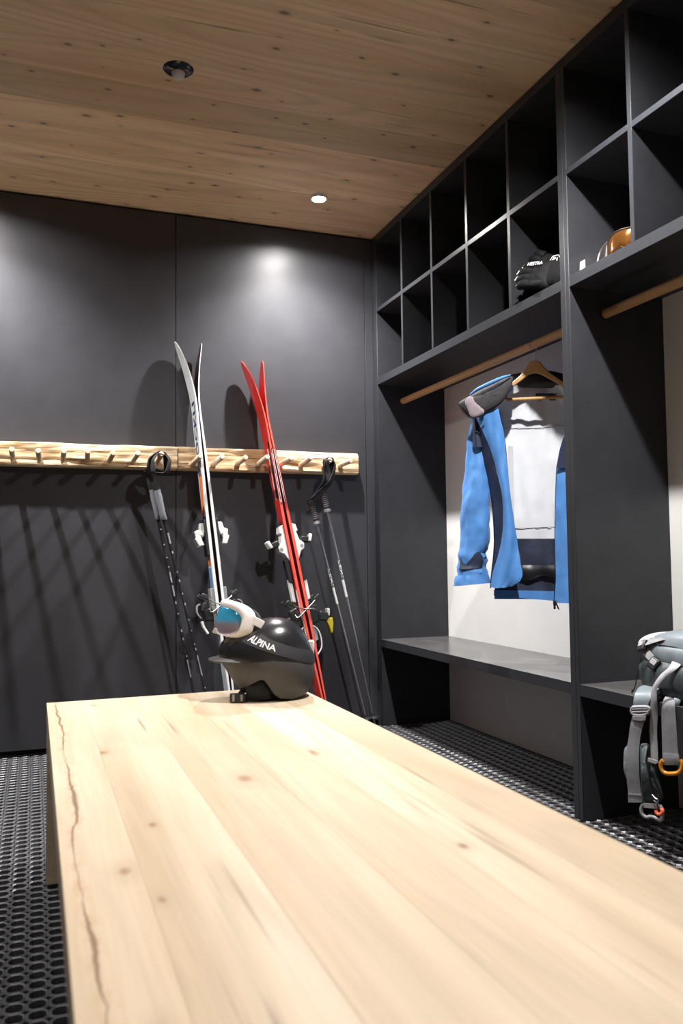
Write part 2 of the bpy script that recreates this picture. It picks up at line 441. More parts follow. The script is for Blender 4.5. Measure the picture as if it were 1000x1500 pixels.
for i, (x, y, lb) in enumerate(spots):
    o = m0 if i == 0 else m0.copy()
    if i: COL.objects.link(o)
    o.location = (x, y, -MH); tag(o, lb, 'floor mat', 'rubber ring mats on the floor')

# ------------------------------------------------------------------ downlights
lamp_spots = [(1.235, 3.571, 1.0, 126, 'lit round ceiling spotlight above the red skis near the back wall'),
              (-.32, 3.571, 1.15, 124, 'round ceiling spotlight at the left end of the peg wall'),
              (1.235, 1.84, 1.08, 140, 'round ceiling spotlight above the aisle beside the shelving'),
              (-.32, 1.62, .34, 104, 'round ceiling spotlight left of the motion detector'),
              (1.235, -.30, .25, 110, 'round ceiling spotlight near the viewer, shelving side'),
              (-.32, -.30, .40, 110, 'round ceiling spotlight near the viewer, left side')]
for (x, y, pwr, beam, lb) in lamp_spots:
    t = thing('ceiling_spotlight', lb, 'spotlight', (x, y, H), 'recessed ceiling spotlights')
    B().lathe([(.030, .0), (.040, .0), (.041, -.003), (.037, -.012), (.032, -.014), (.030, -.012), (.030, .0)], n=40).build('trim_ring', M['trim'], t)
    B().lathe([(0, -.003), (.015, -.0026), (.0295, -.001), (.0298, .0)], n=32).build('lens', M['lamp'] if pwr > .9 else M['lamp_dim'], t)
    ld = bpy.data.lights.new('spot_beam', 'SPOT'); ld.energy = LAMP_W * pwr; ld.color = LAMP_COL
    ld.spot_size = math.radians(beam); ld.spot_blend = 1.0; ld.shadow_soft_size = .020
    lo = bpy.data.objects.new('spot_beam', ld); COL.objects.link(lo); lo.parent = t; lo.location = (0, 0, -.03)

# motion detector
t = thing('motion_detector', 'black round motion detector with white dome on the wooden ceiling', 'motion detector', (.452, 2.775, H))
B().lathe([(.0, -.0135), (.022, -.0135), (.034, -.011), (.046, -.006), (.0525, 0)], n=48).build('housing', M['gblack'], t)
B().lathe([(.0, -.036), (.010, -.0345), (.018, -.029), (.0225, -.020), (.0235, -.011)], n=36).build('sensor_dome', M['dome'], t)

# ------------------------------------------------------------------ shelving units
def unit(label, y0, y1, t_left, t_right):
    """open shelving unit between y0 (near) and y1 (far)"""
    L = (XF, y0, 0); u = thing('shelving_unit', label, 'shelving', L, 'black shelving units along the side wall')
    def bx(name, mat, *a, bev=.0010):
        o = B().box(*a).build(name, mat, u, L, bevel=bev)
        if 'back' not in name:
            B().box(XF - .0012, XF - .0001 if a[0] == XF else XF + .0008, a[2] + .0002, a[3] - .0002, a[4] + .0002, a[5] - .0002).build('edge_band', M['edge'], o, L, bevel=.0004, seg=1)
        return o
    yi0, yi1 = y0 + t_right, y1 - t_left
    bx('side_panel', M['cab'], XF, XB + .010, yi1, y1, 0, H - .003)
    bx('side_panel', M['cab'], XF, XB + .010, y0, yi0, 0, H - .003)
    bx('top_board', M['cab'], XF, XB - .0005, yi0, yi1, 2.505, H - .003)
    bx('lower_shelf', M['cab'], XF, XB - .0005, yi0, yi1, 1.750, 1.787)
    n = 5; th = .018; gap = (yi1 - yi0 - 4 * th) / n
    bx('back_board', M['cab'], XB, XB + .010, yi0, yi1, 1.752, 2.5045)
    for k in range(n):
        a = yi0 + k * (gap + th)
        bx('middle_shelf', M['cab'], XF + .001, XB - .0005, a, a + gap, 2.133, 2.153)
        if k < 4:
            bx('cubby_divider', M['cab'], XF, XB - .0005, a + gap, a + gap + th, 1.787, 2.505)
    bb = bx('back_board', M['backp'], XB, XB + .010, yi0, yi1, 0, 1.750); bb['label'] = 'pale grey back board below the cubbies'
    bx('bench_seat', M['bench'], XF, XB - .0005, yi0, yi1, .400, .438)
    r = B().tube([(1.806, yi0 + .0005, 1.672), (1.806, yi1 - .0005, 1.672)], .0165, 24).build('hanging_rod', M['rod'], u, L)
    r['label'] = 'round wooden hanging rod'
    for yy in (yi0, yi1):
        s_ = 1 if yy == yi0 else -1
        B().lathe([(.0165, 0), (.0225, 0), (.0225, .004), (.0168, .004)], (1.806, yy, 1.672), (0, s_, 0), 24).build('rod_socket', M['black'], u, L)
    return u
unit('black shelving unit with the blue jacket hanging above its bench seat', 2.2905, 3.9645, .0545, .0275)
unit('black shelving unit with the grey backpack on its bench seat', .640, 2.2895, .0195, .0275)

# ------------------------------------------------------------------ table
TX0, TX1, TY0, TY1, TZ = .035, .747, .20, 2.425, .47
t = thing('low_table', 'long pale spruce wood table with a crack along one board', 'table', (.39, 1.3, 0))
L = (.39, 1.3, 0)
edges = [TX0, .128, .262, .402, .520, .640, TX1]
for i in range(6):
    c = ((edges[i] + edges[i + 1]) / 2, 1.3, 0)
    bb = B().box(edges[i], edges[i + 1], TY0, TY1, TZ - .055, TZ)
    o = bb.build('board', M['table_crack'] if i == 0 else M['table'], t, c, bevel=.0006)
    o.location = Vector(c) - Vector(L)
for y0 in (TY0, TY1 - .055):
    c = (.39, y0, 0)
    o = B().box(TX0 + .001, TX1 - .001, y0, y0 + .0545, 0, TZ - .0555).build('end_panel', M['table'], t, c, bevel=.002)
    o.location = Vector(c) - Vector(L)

# ------------------------------------------------------------------ peg rails
def peg_rail(label, x0, x1, pegs, seed):
    L = ((x0 + x1) / 2, YB, 1.335)
    t = thing('peg_rail', label, 'peg rail', L, 'wooden peg rails on the back wall')
    nl = int((x1 - x0) / .006); z0, z1, th = 1.281, 1.390, .055
    cs = []
    hh, rr = (z1 - z0) / 2, .008
    # cross-section outline, y from 0 (wall) to -th, z -hh..hh
    sec = [(0, -hh), (-.015, -hh), (-.03, -hh), (-.042, -hh + .0005), (-.050, -hh + .003), (-th, -hh + .010)]
    for k in range(1, 12): sec.append((-th, lerp(-hh + .010, hh - .006, k / 12)))
    sec += [(-th, hh - .006), (-.052, hh - .0015), (-.046, hh), (-.03, hh), (-.015, hh), (0, hh)]
    m = len(sec); vs = []; fs = []
    for i in range(nl + 1):
        x = lerp(x0, x1, i / nl)
        for (y, z) in sec:
            fr = min(1, -y / .03)
            q = noise.noise(Vector((x * 3.2 + seed, z * 42, y * 30))) * .0085 + noise.noise(Vector((x * 9 + seed, z * 120, y * 60))) * .0048
            wob = noise.noise(Vector((x * 2.4 + seed, 5.0 if z > 0 else 9.0, 0))) * .004
            dz = (wob + q * .35) * (z / hh) * fr
            yy = y - q * fr if y < -.04 else y
            if yy > -.0005: yy = -.0005
            vs.append((x - L[0], yy, z + dz))
    for i in range(nl):
        for k in range(m - 1):
            fs.append((i * m + k, i * m + k + 1, (i + 1) * m + k + 1, (i + 1) * m + k))
        fs.append((i * m + m - 1, i * m, (i + 1) * m, (i + 1) * m + m - 1))
    fs.append(tuple(range(m))); fs.append(tuple(nl * m + k for k in range(m - 1, -1, -1)))
    B().add(vs, fs).build('beam', M['rail'], t, ang=55)
    for (bx_, bz, tx, tz) in pegs:
        a = V(bx_ - L[0], -.050, bz - L[2]); e = V(tx - L[0], 3.762 - YB, tz - L[2]); d = (e - a).normalized(); ln = (e - a).length
        B().lathe([(.0125, 0), (.0125, ln * .5), (.0120, ln - .004), (.0095, ln), (0, ln + .0004)], a, d, 14).build('peg', M['peg'], t, ang=50)
peg_rail('rough reclaimed wood peg rail at left, holding the black trekking poles', -.62, .6310,
         [(x, z, x2, z2) for x, z, x2, z2 in ((-.50, 1.318, -.502, 1.334), (-.40, 1.316, -.404, 1.331), (-.30, 1.318, -.301, 1.333), (-.195, 1.316, -.20, 1.330),
          (-.0925, 1.320, -.0936, 1.333), (.018, 1.314, .0127, 1.331), (.117, 1.314, .1185, 1.333), (.224, 1.319, .217, 1.336),
          (.320, 1.316, .3255, 1.332), (.426, 1.316, .432, 1.335), (.536, 1.317, .5365, 1.335))], 1.7)
peg_rail('rough reclaimed wood peg rail at right, behind both pairs of skis', .6355, 1.551,
         [(.697, 1.306, .7136, 1.3310), (.8044, 1.312, .8152, 1.3310), (.921, 1.317, .9255, 1.331), (1.0236, 1.317, 1.0311, 1.337),
          (1.1346, 1.317, 1.149, 1.3345), (1.2406, 1.314, 1.2486, 1.340), (1.363, 1.312, 1.345, 1.331), (1.4476, 1.322, 1.4535, 1.331)], 8.3)

# ------------------------------------------------------------------ skis
M['sk_white'] = plain('silver_white_topsheet', (.66, .70, .73), .3, nscale=25, namt=.08, coat=.4)
M['sk_wside'] = plain('white_sidewall', (.80, .80, .80), .35, namt=.04)
M['sk_dbase'] = plain('dark_red_base', (.05, .012, .014), .35)
M['sk_orange'] = plain('orange_print', (.78, .20, .05), .4)
M['sk_blue'] = plain('blue_print', (.16, .28, .50), .4)
M['sk_navy'] = plain('navy_print', (.02, .03, .10), .4)
M['sk_red'] = plain('red_topsheet', (.62, .032, .026), .32, nscale=18, namt=.12, coat=.4)
M['sk_rside'] = plain('coral_sidewall', (.78, .12, .085), .4, namt=.06)
M['sk_rbase'] = plain('red_base', (.42, .02, .025), .35)
M['bw'] = plain('binding_white', (.78, .77, .75), .35, namt=.05)
M['bg'] = plain('binding_grey', (.30, .30, .31), .35)
M['wire'] = plain('brake_steel', (.55, .55, .55), .3, 1.0)
M['yel'] = plain('olive_yellow_plastic', (.50, .40, .03), .4)

def ski(kind, label, A, Bp, side, Ls, s_toe, s_heel, group):
    """A floor point and Bp upper axis point of the pair; side -1 = top sheet faces left"""
    A = Vector(A); Bp = Vector(Bp); ax = (Bp - A).normalized()
    T = V(1, 0, 0); T = (T - ax * T.dot(ax)).normalized() * side
    W = ax.cross(T).normalized()
    if W.y > 0: W = -W                          # W points away from the wall
    red = kind == 'red'
    wt = [(0, .050), (.02, .088), (.06, .104), (.25, .094), (.75, .076), (1.1, .084), (Ls - .30, .118), (Ls - .20, .121), (Ls - .12, .110), (Ls - .06, .086), (Ls - .02, .050), (Ls - .004, .022), (Ls, .004)]
    if red: wt = [(a, b * .92) for a, b in wt]
    gap0 = .0012
    def base(s):                                 # distance of the base from the pair's middle plane
        cmb = .0055 * math.sin(PI * min(1, max(0, (s - .12) / (Ls - .50)))) ** 1 if .12 < s < Ls - .38 else 0
        q = max(0, (s - (Ls - .33)) / .33); q2 = max(0, (.10 - s) / .10)
        return gap0 + cmb + (.060 if not red else .050) * q ** 1.75 + .008 * q2 ** 2
    def thick(s): return .004 + .0105 * math.sin(PI * min(1, max(0, s / (Ls - .12)))) ** .7 if s < Ls - .12 else .004
    def pt(s, wv, tv): return ax * s + W * wv + T * tv
    st = sorted(set([i * Ls / 46 for i in range(47)] + [a for a, _ in wt] + [Ls - .04, Ls - .09, .005, .04]))
    root = thing('alpine_ski', label, 'ski', A, group)
    def strip(fn0, fn1, name, mat, par=root, inset=0.0):
        vs = []; fs = []; 
        for s in st:
            h = pw(wt, s) / 2 - inset; lo, hi = fn0(s), fn1(s)
            for (a, b) in ((-1, 0), (1, 0), (1, 1), (-1, 1)):
                hh = max(.001, h - (.0015 if b else 0))
                vs.append(pt(s, a * hh, hi if b else lo))
        n = len(st)
        for i in range(n - 1):
            for k in range(4):
                k2 = (k + 1) % 4
                fs.append((i * 4 + k, i * 4 + k2, i * 4 + 4 + k2, i * 4 + 4 + k))
        fs += [(3, 2, 1, 0), tuple((n - 1) * 4 + k for k in range(4))]
        return B().add(vs, fs).build(name, mat, par, ang=35)
    strip(lambda s: base(s), lambda s: base(s) + .0014, 'base', M['sk_rbase'] if red else M['sk_dbase'])
    strip(lambda s: base(s) + .0014, lambda s: base(s) + thick(s) - .0008, 'sidewall', M['sk_rside'] if red else M['sk_wside'])
    tp = strip(lambda s: base(s) + thick(s) - .0008, lambda s: base(s) + thick(s) + .0006, 'top_sheet', M['sk_red'] if red else M['sk_white'], inset=.0012)
    def top(s): return base(s) + thick(s) + .0009
    def patch(name, mat, s0, s1, f0, f1, g0=None, g1=None, th=.0006):
        """printed area on the top sheet; f = share of the half width, towards the viewer +"""
        g0 = f0 if g0 is None else g0; g1 = f1 if g1 is None else g1
        b = B(); n = 6
        b.slab(lambda u, v: pt(lerp(s0, s1, v), pw(wt, lerp(s0, s1, v)) / 2 * lerp(lerp(f0, g0, v), lerp(f1, g1, v), u), top(lerp(s0, s1, v)) + th), 2, n, th * .9)
        return b.build(name, mat, tp)
    def lettering(body, s0, s1, f0, f1, mat):
        vs, fs, asp = text2d(body, 1.0, .02)
        B().add([pt(lerp(s0, s1, x), pw(wt, lerp(s0, s1, x)) / 2 * lerp(f0, f1, y), top(lerp(s0, s1, x)) + .0012) for x, y in vs], fs).build('lettering', mat, tp, smooth=False)
    if not red:
        lettering('STÖCKLI', Ls - .66, Ls - .30, .55, -.75, M['sk_navy'])
        patch('print_stripe', M['sk_orange'], s_toe + .07, s_toe + .28, -.9, .2, -.5, .9)
        patch('print_stripe', M['sk_navy'], s_toe + .04, s_toe + .08, -.9, .9)
        patch('print_stripe', M['sk_blue'], s_heel + .06, s_toe - .16, -.9, .6)
        patch('print_stripe', M['sk_orange'], s_toe - .15, s_toe - .11, -.9, .9)
    else:
        patch('print_stripe', M['gblack'], s_toe + .22, Ls - .42, .35, .95, .5, .9)
        patch('print_stripe', M['print'], s_toe + .22, Ls - .45, -.2, .1, .1, .3)
        patch('print_stripe', M['print'], s_heel - .16, s_heel + .12, .2, .95, .6, .95)
    if red:
        for (mt, s0, s1, k0, k1) in ((M['print'], s_toe + .20, s_toe + .46, .10, .26), (M['gblack'], s_toe + .19, s_toe + .47, .34, .52), (M['print'], s_toe + .20, s_toe + .44, .62, .74)):
            B().slab(lambda u, v: pt(lerp(s0, s1, v), pw(wt, lerp(s0, s1, v)) / 2 + .0006, base(lerp(s0, s1, v)) + thick(lerp(s0, s1, v)) * lerp(k0, k1, u)), 1, 8, .0004).build('edge_stripe', mt, tp)
    # ---- binding: toe piece, heel piece, brake
    wm, dk = M['bw'], (M['black'] if red else M['bg'])
    t0 = top(s_toe)
    def ob(b, s, wv, tv, hs, hw, ht, tp_=1.0, tilt=0.0):
        a = (ax * math.cos(tilt) + T * math.sin(tilt)); n = (T * math.cos(tilt) - ax * math.sin(tilt))
        return b.obox(pt(s, wv, tv), W * hw, a * hs, n * ht, tp_)
    if not red:
        p = B(); ob(p, s_toe - .02, 0, t0 + .006, .085, .036, .006); tpz = p.build('toe_plate', M['black'], root, bevel=.003)
        p = B(); ob(p, s_toe + .02, 0, t0 + .024, .034, .030, .016, .8, -.25); ob(p, s_toe - .005, 0, t0 + .042, .026, .026, .014, .8, .2)
        toe = p.build('toe_piece', wm, root, bevel=.006)
        for q in (-1, 1):
            p = B(); ob(p, s_toe - .035, q * .026, t0 + .040, .026, .007, .013, .8, .35); p.build('toe_wing', wm, toe, bevel=.004)
        p = B(); ob(p, s_toe + .0, .0, t0 + .0565, .012, .014, .0015); p.build('release_window', M['bg'], toe, bevel=.001)
        p = B(); ob(p, s_heel, 0, t0 + .008, .10, .030, .008); p.build('heel_track', M['bg'], root, bevel=.003)
        p = B(); ob(p, s_heel - .02, 0, t0 + .036, .034, .028, .022, .75, .15); heel = p.build('heel_piece', M['black'], root, bevel=.008)
        p = B(); ob(p, s_heel + .02, 0, t0 + .055, .024, .030, .007, .8, -.45); p.build('heel_cup', M['black'], heel, bevel=.004)
        pth = smooth_path([pt(s_heel + .035, 0, t0 + .066), pt(s_heel + .025, 0, t0 + .082), pt(s_heel - .005, 0, t0 + .084), pt(s_heel - .03, 0, t0 + .070)], 5)
        B().ribbon(pth, tuple(W), .030, .006).build('heel_lever', M['bg'], heel)
        pth = smooth_path([pt(s_heel - .045, 0, t0 + .066), pt(s_heel - .075, 0, t0 + .060), pt(s_heel - .105, 0, t0 + .046)], 5)
        B().ribbon(pth, tuple(W), [.026 + .012 * k / 10 for k in range(11)], .010).build('heel_pedal', M['bw'], heel, bevel=.002)
    else:
        p = B()
        prof = [(s_toe + .095, t0), (s_toe + .085, t0 + .020), (s_toe + .055, t0 + .026), (s_toe + .05, t0 + .016), (s_toe + .01, t0 + .024), (s_toe - .01, t0 + .044), (s_toe - .035, t0 + .040), (s_toe - .045, t0 + .022), (s_toe - .085, t0)]
        p.prism(prof, lambda a, c, d: pt(a, d, c), -.028, .028); toe = p.build('toe_piece', wm, root, bevel=.003)
        p = B(); ob(p, s_toe + .006, 0, t0 + .058, .015, .026, .024, .85, .25); p.build('toe_wing', M['black'], toe, bevel=.005)
        p = B(); ob(p, s_toe + .010, 0, t0 + .082, .020, .028, .008, .9, .35); p.build('toe_cap', wm, toe, bevel=.004)
        p = B(); ob(p, s_toe - .02, .0285, t0 + .030, .007, .001, .007); p.build('screw', M['bg'], toe, bevel=.001)
        p = B(); ob(p, s_toe - .13, 0, t0 + .014, .060, .022, .010, .9); p.build('toe_track', M['black'], root, bevel=.003)
        p = B(); ob(p, (s_toe + s_heel) / 2 - .05, 0, t0 + .016, .060, .016, .008, .9); p.build('spacer_plate', wm, root, bevel=.002)
        p = B(); ob(p, s_heel - .01, 0, t0 + .028, .050, .028, .020, .8, .1); heel = p.build('heel_piece', M['black'], root, bevel=.008)
        p = B(); ob(p, s_heel - .03, 0, t0 + .070, .024, .026, .026, .8, .35); p.build('heel_cup', M['black'], heel, bevel=.006)
        p = B(); ob(p, s_heel - .015, .0, t0 + .098, .018, .027, .004, .9, .2); p.build('release_window', M['bw'], heel, bevel=.002)
        p = B(); p.prism([(s_heel - .045, t0 + .075), (s_heel - .045, t0 + .112), (s_heel - .075, t0 + .110), (s_heel - .115, t0 + .098), (s_heel - .118, t0 + .090), (s_heel - .08, t0 + .086)], lambda a, c, d: pt(a, d, c), -.020, .020)
        p.build('heel_pedal', M['yel'], heel, bevel=.003)
        # white skeleton frame below the heel
        fr = [(s_heel - .06, t0), (s_heel - .08, t0 + .022), (s_heel - .12, t0 + .032), (s_heel - .17, t0 + .026), (s_heel - .20, t0)]
        pth = smooth_path([pt(a, .022, c) for a, c in fr], 5); B().tube(pth, .0035, 8).build('heel_frame', wm, root)
        p = B(); ob(p, s_heel - .10, 0, t0 + .012, .04, .02, .010, .8); p.build('heel_track', M['bg'], root, bevel=.003)
    # brake: two arms, one on each edge, reaching past the base across the other ski
    for q in (-1, 1):
        wv = q * (pw(wt, s_heel) / 2 + .006)
        sg = -.012 if side < 0 else .012
        pth = smooth_path([pt(s_heel + .005, q * .03, t0 + .030), pt(s_heel + .004 + sg, wv, t0 + .020), pt(s_heel + .030 + sg * 0, wv, -.020), pt(s_heel + .062, wv, -.066)], 6)
        br = B().tube(pth, .0026, 8).build('brake_arm', M['wire'] if q > 0 else M['wire'], root)
        p = B(); p.obox(pt(s_heel + .066, wv, -.070), W * .006, (ax * .55 - T * .83) * .020, (ax * .83 + T * .55) * .010, .8)
        p.build('brake_tip', M['black'], br, bevel=.003)
    return root
gw, gr = 'white pair of skis', 'red pair of skis'
ski('white', 'white ski with lettered silver top sheet, left one of the white pair', (.866, 3.74, 0), (.6841, 3.9095, 1.8829), -1, 1.915, .985, .63, gw)
ski('white', 'white ski with dark base showing at its tip, right one of the white pair', (.866, 3.74, 0), (.6841, 3.9095, 1.8829), 1, 1.905, .985, .63, gw)
ski('red', 'red ski, left one of the red pair, tip bending left', (1.318, 3.74, 0), (.9985, 3.9015, 1.7941), -1, 1.865, .945, .60, gr)
ski('red', 'red ski, right one of the red pair, next to the silver poles', (1.318, 3.74, 0), (.9985, 3.9015, 1.7941), 1, 1.855, .945, .60, gr)

# ------------------------------------------------------------------ ski poles
M['p_black'] = plain('black_carbon_shaft', (.02, .02, .022), .25, nscale=30, namt=.5)
M['p_grey'] = plain('pale_print_and_highlight', (.30, .30, .32), .35, nscale=60, namt=.3)
M['p_silver'] = plain('silver_shaft', (.34, .35, .37), .25, .7, namt=.1)
M['grip_g'] = plain('grey_foam_grip', (.16, .17, .19), .6, bump=.4, bscale=250)
M['grip_b'] = plain('black_rubber_grip', (.03, .03, .032), .4)
M['grip_s'] = plain('silver_grip_ring', (.42, .42, .44), .35)
M['web'] = plain('black_webbing', (.016, .016, .018), .65, bump=.3, bscale=900)
def pole(label, top_, tip, style, peg, lean=(0, 0), group=None):
    top_ = Vector(top_); tip = Vector(tip); ax = (top_ - tip).normalized(); ln = (top_ - tip).length
    S = V(1, 0, 0); S = (S - ax * S.dot(ax)).normalized(); F = ax.cross(S)
    if F.y > 0: F = -F
    r = thing('ski_pole', label, 'ski pole', tip, group)
    def P(s, a=0, b=0): return ax * s + S * a + F * b
    black = style == 'black'
    gl = .24 if black else .125
    B().tube([P(.05), P(.55 * ln), P(ln - gl)], [.0055, .0075, .0088] if black else [.0045, .0062, .0070], 12).build('shaft', M['p_black'] if black else M['p_silver'], r)
    B().lathe([(.001, 0), (.003, .012), (.005, .05)], P(0), ax, 10).build('tip', M['steel'], r)
    B().lathe([(.006, .058), (.030, .060), (.032, .064), (.010, .072), (.006, .085)], P(0), ax, 20).build('basket', M['black'], r)
    if black:
        rnd = random.Random(int(abs(tip.x) * 1e4))
        for s in [(.10 + .70 * k / 16 + .03 * rnd.random()) * ln for k in range(16)]:
            q = rnd.choice((.006, .008, .012, .05, .07))  # short specks are print, long marks are painted highlights on the shaft
            rr = lerp(.0056, .0088, s / ln) + .0006
            sgn = -1
            n = 4
            B().slab(lambda u, v: P(s + v * q, math.sin(lerp(-.2, .7, u)) * rr * 1.0, math.cos(lerp(-.2, .7, u)) * rr), 5, 2, .0005).build('shaft_mark', M['p_grey'], r)
        B().tube([P(ln - gl), P(ln - gl + .004), P(ln - gl + .03), P(ln - .13), P(ln - .115), P(ln - .10)], [.0125, .0145, .0135, .0165, .0155, .016], 14).build('lower_grip', M['grip_g'], r)
        B().tube([P(ln - .10), P(ln - .09, 0, .001), P(ln - .06, 0, .004), P(ln - .03, 0, .004), P(ln - .012, -.004, .004), P(ln, -.005, .004)], [.0155, .0165, .0180, .0170, .0215, .014], 14).build('grip', M['grip_b'], r)
    else:
        B().tube([P(.55 * ln), P(.62 * ln)], [.0066, .0068], 12).build('shaft_mark', M['print'], r)
        vs, fs, asp = text2d('LEKI', 1.0, .02)
        B().add([P(.70 * ln - x * .085, -.0055 + y * .011, .0080 - abs(y - .5) * .006) for x, y in vs], fs).build('lettering', M['print'], r, smooth=False)
        gp = B().tube([P(ln - gl), P(ln - gl + .006), P(ln - gl + .02), P(ln - .03), P(ln - .012, -.004, 0), P(ln, -.004, 0)], [.010, .0175, .0125, .0145, .019, .012], 14).build('grip', M['grip_b'], r)
        for k in range(7):
            s = ln - gl + .028 + k * .0095
            B().lathe([(.0128, -.0022), (.0150, 0), (.0128, .0022)], P(s), ax, 14).build('grip_ring', M['grip_s'], gp)
        B().tube([P(ln - gl - .001), P(ln - gl + .006), P(ln - gl + .018)], [.017, .0185, .0128], 14).build('grip_collar', M['grip_s'], gp)
    # wrist strap looped over a peg
    pg = Vector(peg) - tip
    hw = Vector((0, 1, 0))
    if black:
        path = smooth_path([P(ln - .01), pg + V(-.050, 0, -.075), pg + V(-.045, 0, -.02), pg + V(-.012, 0, .012), pg + V(.004, 0, .0165), pg + V(.018, 0, .004), pg + V(.026, 0, -.03), pg + V(.022, 0, -.075), P(ln - .008, .006)], 7)
    else:
        path = smooth_path([P(ln - .01), pg + V(-.022, 0, -.10), pg + V(-.020, 0, -.03), pg + V(-.012, 0, .008), pg + V(0, 0, .0165), pg + V(.013, 0, .006), pg + V(.012, 0, -.04), pg + V(.0, 0, -.10), P(ln - .008, .005)], 7)
    nP = len(path); wds = []
    for k in range(nP):
        f = abs(k / (nP - 1) - .5) * 2
        wds.append(tuple(V(.9 * min(1, f * 1.6) * (1 if k < nP / 2 else -1), 1 - .5 * f, .1)))
    B().ribbon(path, wds, .030, .003).build('wrist_strap', M['web'], r)
    if True:
        path2 = [p + V(.012 * math.sin(k * .2), -.012, -.010 * math.sin(PI * k / (nP - 1))) for k, p in enumerate(path)]
        B().ribbon(path2, [tuple(V(-w_[0], w_[1], .3)) for w_ in wds], .026, .003).build('wrist_strap', M['web'], r)
    return r
pole('black pole with grey foam grip, left one of the pair beside the white skis', (.485, 3.83, 1.275), (.735, 3.80, 0), 'black', (.5365, 3.80, 1.332), group='black trekking poles')
pole('black pole with grey foam grip, right one of the pair beside the white skis', (.498, 3.80, 1.270), (.795, 3.77, 0), 'black', (.5365, 3.785, 1.332), group='black trekking poles')
pole('silver ski pole with ribbed grip, left one of the pair beside the red skis', (1.272, 3.85, 1.145), (1.556, 3.82, 0), 'silver', (1.348, 3.80, 1.329), group='silver ski poles')
pole('silver ski pole with ribbed grip, right one of the pair beside the red skis', (1.322, 3.82, 1.205), (1.600, 3.84, 0), 'silver', (1.348, 3.785, 1.329), group='silver ski poles')

#PART2
# ------------------------------------------------------------------ jacket on its hanger
def sheet(Hc, sx, sy, k):
    """pattern sheet -> (u, z) in metres on the vertical plane a flat garment is drawn on"""
    def f(x, y):
        px, py = sx + x * k, sy + y * k
        w_ = 1 + Hc[6] * px + Hc[7] * py
        return ((Hc[0] + Hc[1] * px + Hc[2] * py) / w_, (Hc[3] + Hc[4] * px + Hc[5] * py) / w_)
    return f
M['blue'] = plain('blue_softshell', (.070, .235, .58), .62, nscale=14, namt=.10, bump=.25, bscale=60, sheen=.1)
M['navy'] = plain('navy_softshell', (.012, .020, .052), .6, nscale=14, namt=.15, bump=.25, bscale=60)
M['lining'] = plain('pale_grey_lining', (.70, .72, .755), .7, nscale=10, namt=.04, bump=.25, bscale=45)
M['inner'] = plain('navy_mesh_lining', (.018, .024, .050), .65, nscale=20, namt=.3, bump=.3, bscale=80)
M['hood'] = plain('charcoal_fleece', (.040, .038, .042), .8, nscale=30, namt=.2, bump=.3, bscale=200)
M['mauve'] = plain('mauve_grey_fleece', (.30, .25, .28), .8, nscale=30, namt=.1, bump=.3, bscale=200)
M['zip'] = plain('dark_zip', (.012, .012, .016), .4)
JP = V(1.806, 2.7008, 0); JU = V(.6691, -.7431, 0); JN = V(-.7431, -.6691, 0)
JS = sheet([-3.017601, 0.0039218877, -9.6318815e-05, 4.0673782, 0.00044911212, -0.0038582858, 0.00057490778, 5.3055223e-05], 640, 480, 1 / 3.573)
def J(x, y, d=0.0):
    u, z = JS(x, y); return JP + JU * u + V(-.556, -.831, 0) * d + V(0, 0, z - (z - .86) * d / 3.25)
jl = (1.806, 2.7008, .68)
jk = thing('jacket', 'blue zip jacket hanging open with pale grey lining on a wooden hanger', 'jacket', jl)
def jb(b, name, mat, par=jk, **kw): return b.build(name, mat, par, jl, **kw)
def fold(x, y, a=.006): return a * noise.noise(Vector((x * .022, y * .006, 3.1))) + a * .5 * noise.noise(Vector((x * .05, y * .015, 7.7)))
# back, seen from inside: lining, dark lower band, blue hem
XLt = [(300, 392), (330, 372), (400, 330), (480, 262), (620, 262), (800, 292), (1000, 312), (1380, 304), (1450, 300)]
XRt = [(300, 652), (330, 680), (400, 730), (480, 770), (620, 775), (1100, 768), (1450, 765)]
def back(y0f, y1f, ny, off=0.0):
    def fn(u, v):
        y = lerp(y0f, y1f, v)
        x = lerp(pw(XLt, y), pw(XRt, y), u)
        yy = y + (max(0, (v - .0)) * 0)
        dd = -.030 - .055 * math.sin(PI * u) ** .8 - off + fold(x, y, .008)
        return J(x, yy, dd)
    return fn
for nm, mt, a, c in (('lining', M['lining'], 300, 1104), ('inner_band', M['inner'], 1104, 1384)):
    jb(B().slab(back(a, c, 0), 22, 26, .002), nm, mt)
def hemfn(u, v):
    x = lerp(300, 765, u); y = lerp(1378, 1424, v) + lerp(-22, 18, u) * (.3 + .7 * v)
    return J(x, y, -.026 - .055 * math.sin(PI * u) ** .8 + fold(x, y, .006))
jb(B().slab(hemfn, 22, 3, .004), 'hem_band', M['blue'])
jb(B().slab(back(296, 1420, 0, .006), 22, 30, .003), 'back_shell', M['blue'])
# seams of the lining
lin = [o for o in jk.children if o.name.startswith('lining')][0]
def bd(x, y, o=.0045):
    l, r = pw(XLt, y), pw(XRt, y); u = (x - l) / (r - l)
    return J(x, y, -.030 - .055 * math.sin(PI * min(1, max(0, u))) ** .8 + fold(x, y, .008) + o)
jb(B().tube([bd(x, 526 - max(0, (x - 520) * .10)) for x in range(330, 745, 20)], .0011, 6), 'seam', M['bg'], lin)
jb(B().tube([bd(x, 1050 - (x - 420) * .04) for x in range(330, 755, 20)], .0011, 6), 'seam', M['bg'], lin)
jb(B().ribbon([bd(470 + (500 - y) * .16, y, .003) for y in range(330, 526, 20)], tuple(JU), .008, .0015), 'seam_tape', M['print'], lin)
jb(B().ribbon([bd(x, 362, .004) for x in (520, 575, 628)], (0, 0, 1), .028, .0015), 'neck_label', M['navy'], lin)
jb(B().ribbon([bd(x, 378, .006) for x in (556, 595)], (0, 0, 1), .006, .001), 'label_print', M['print'], lin)
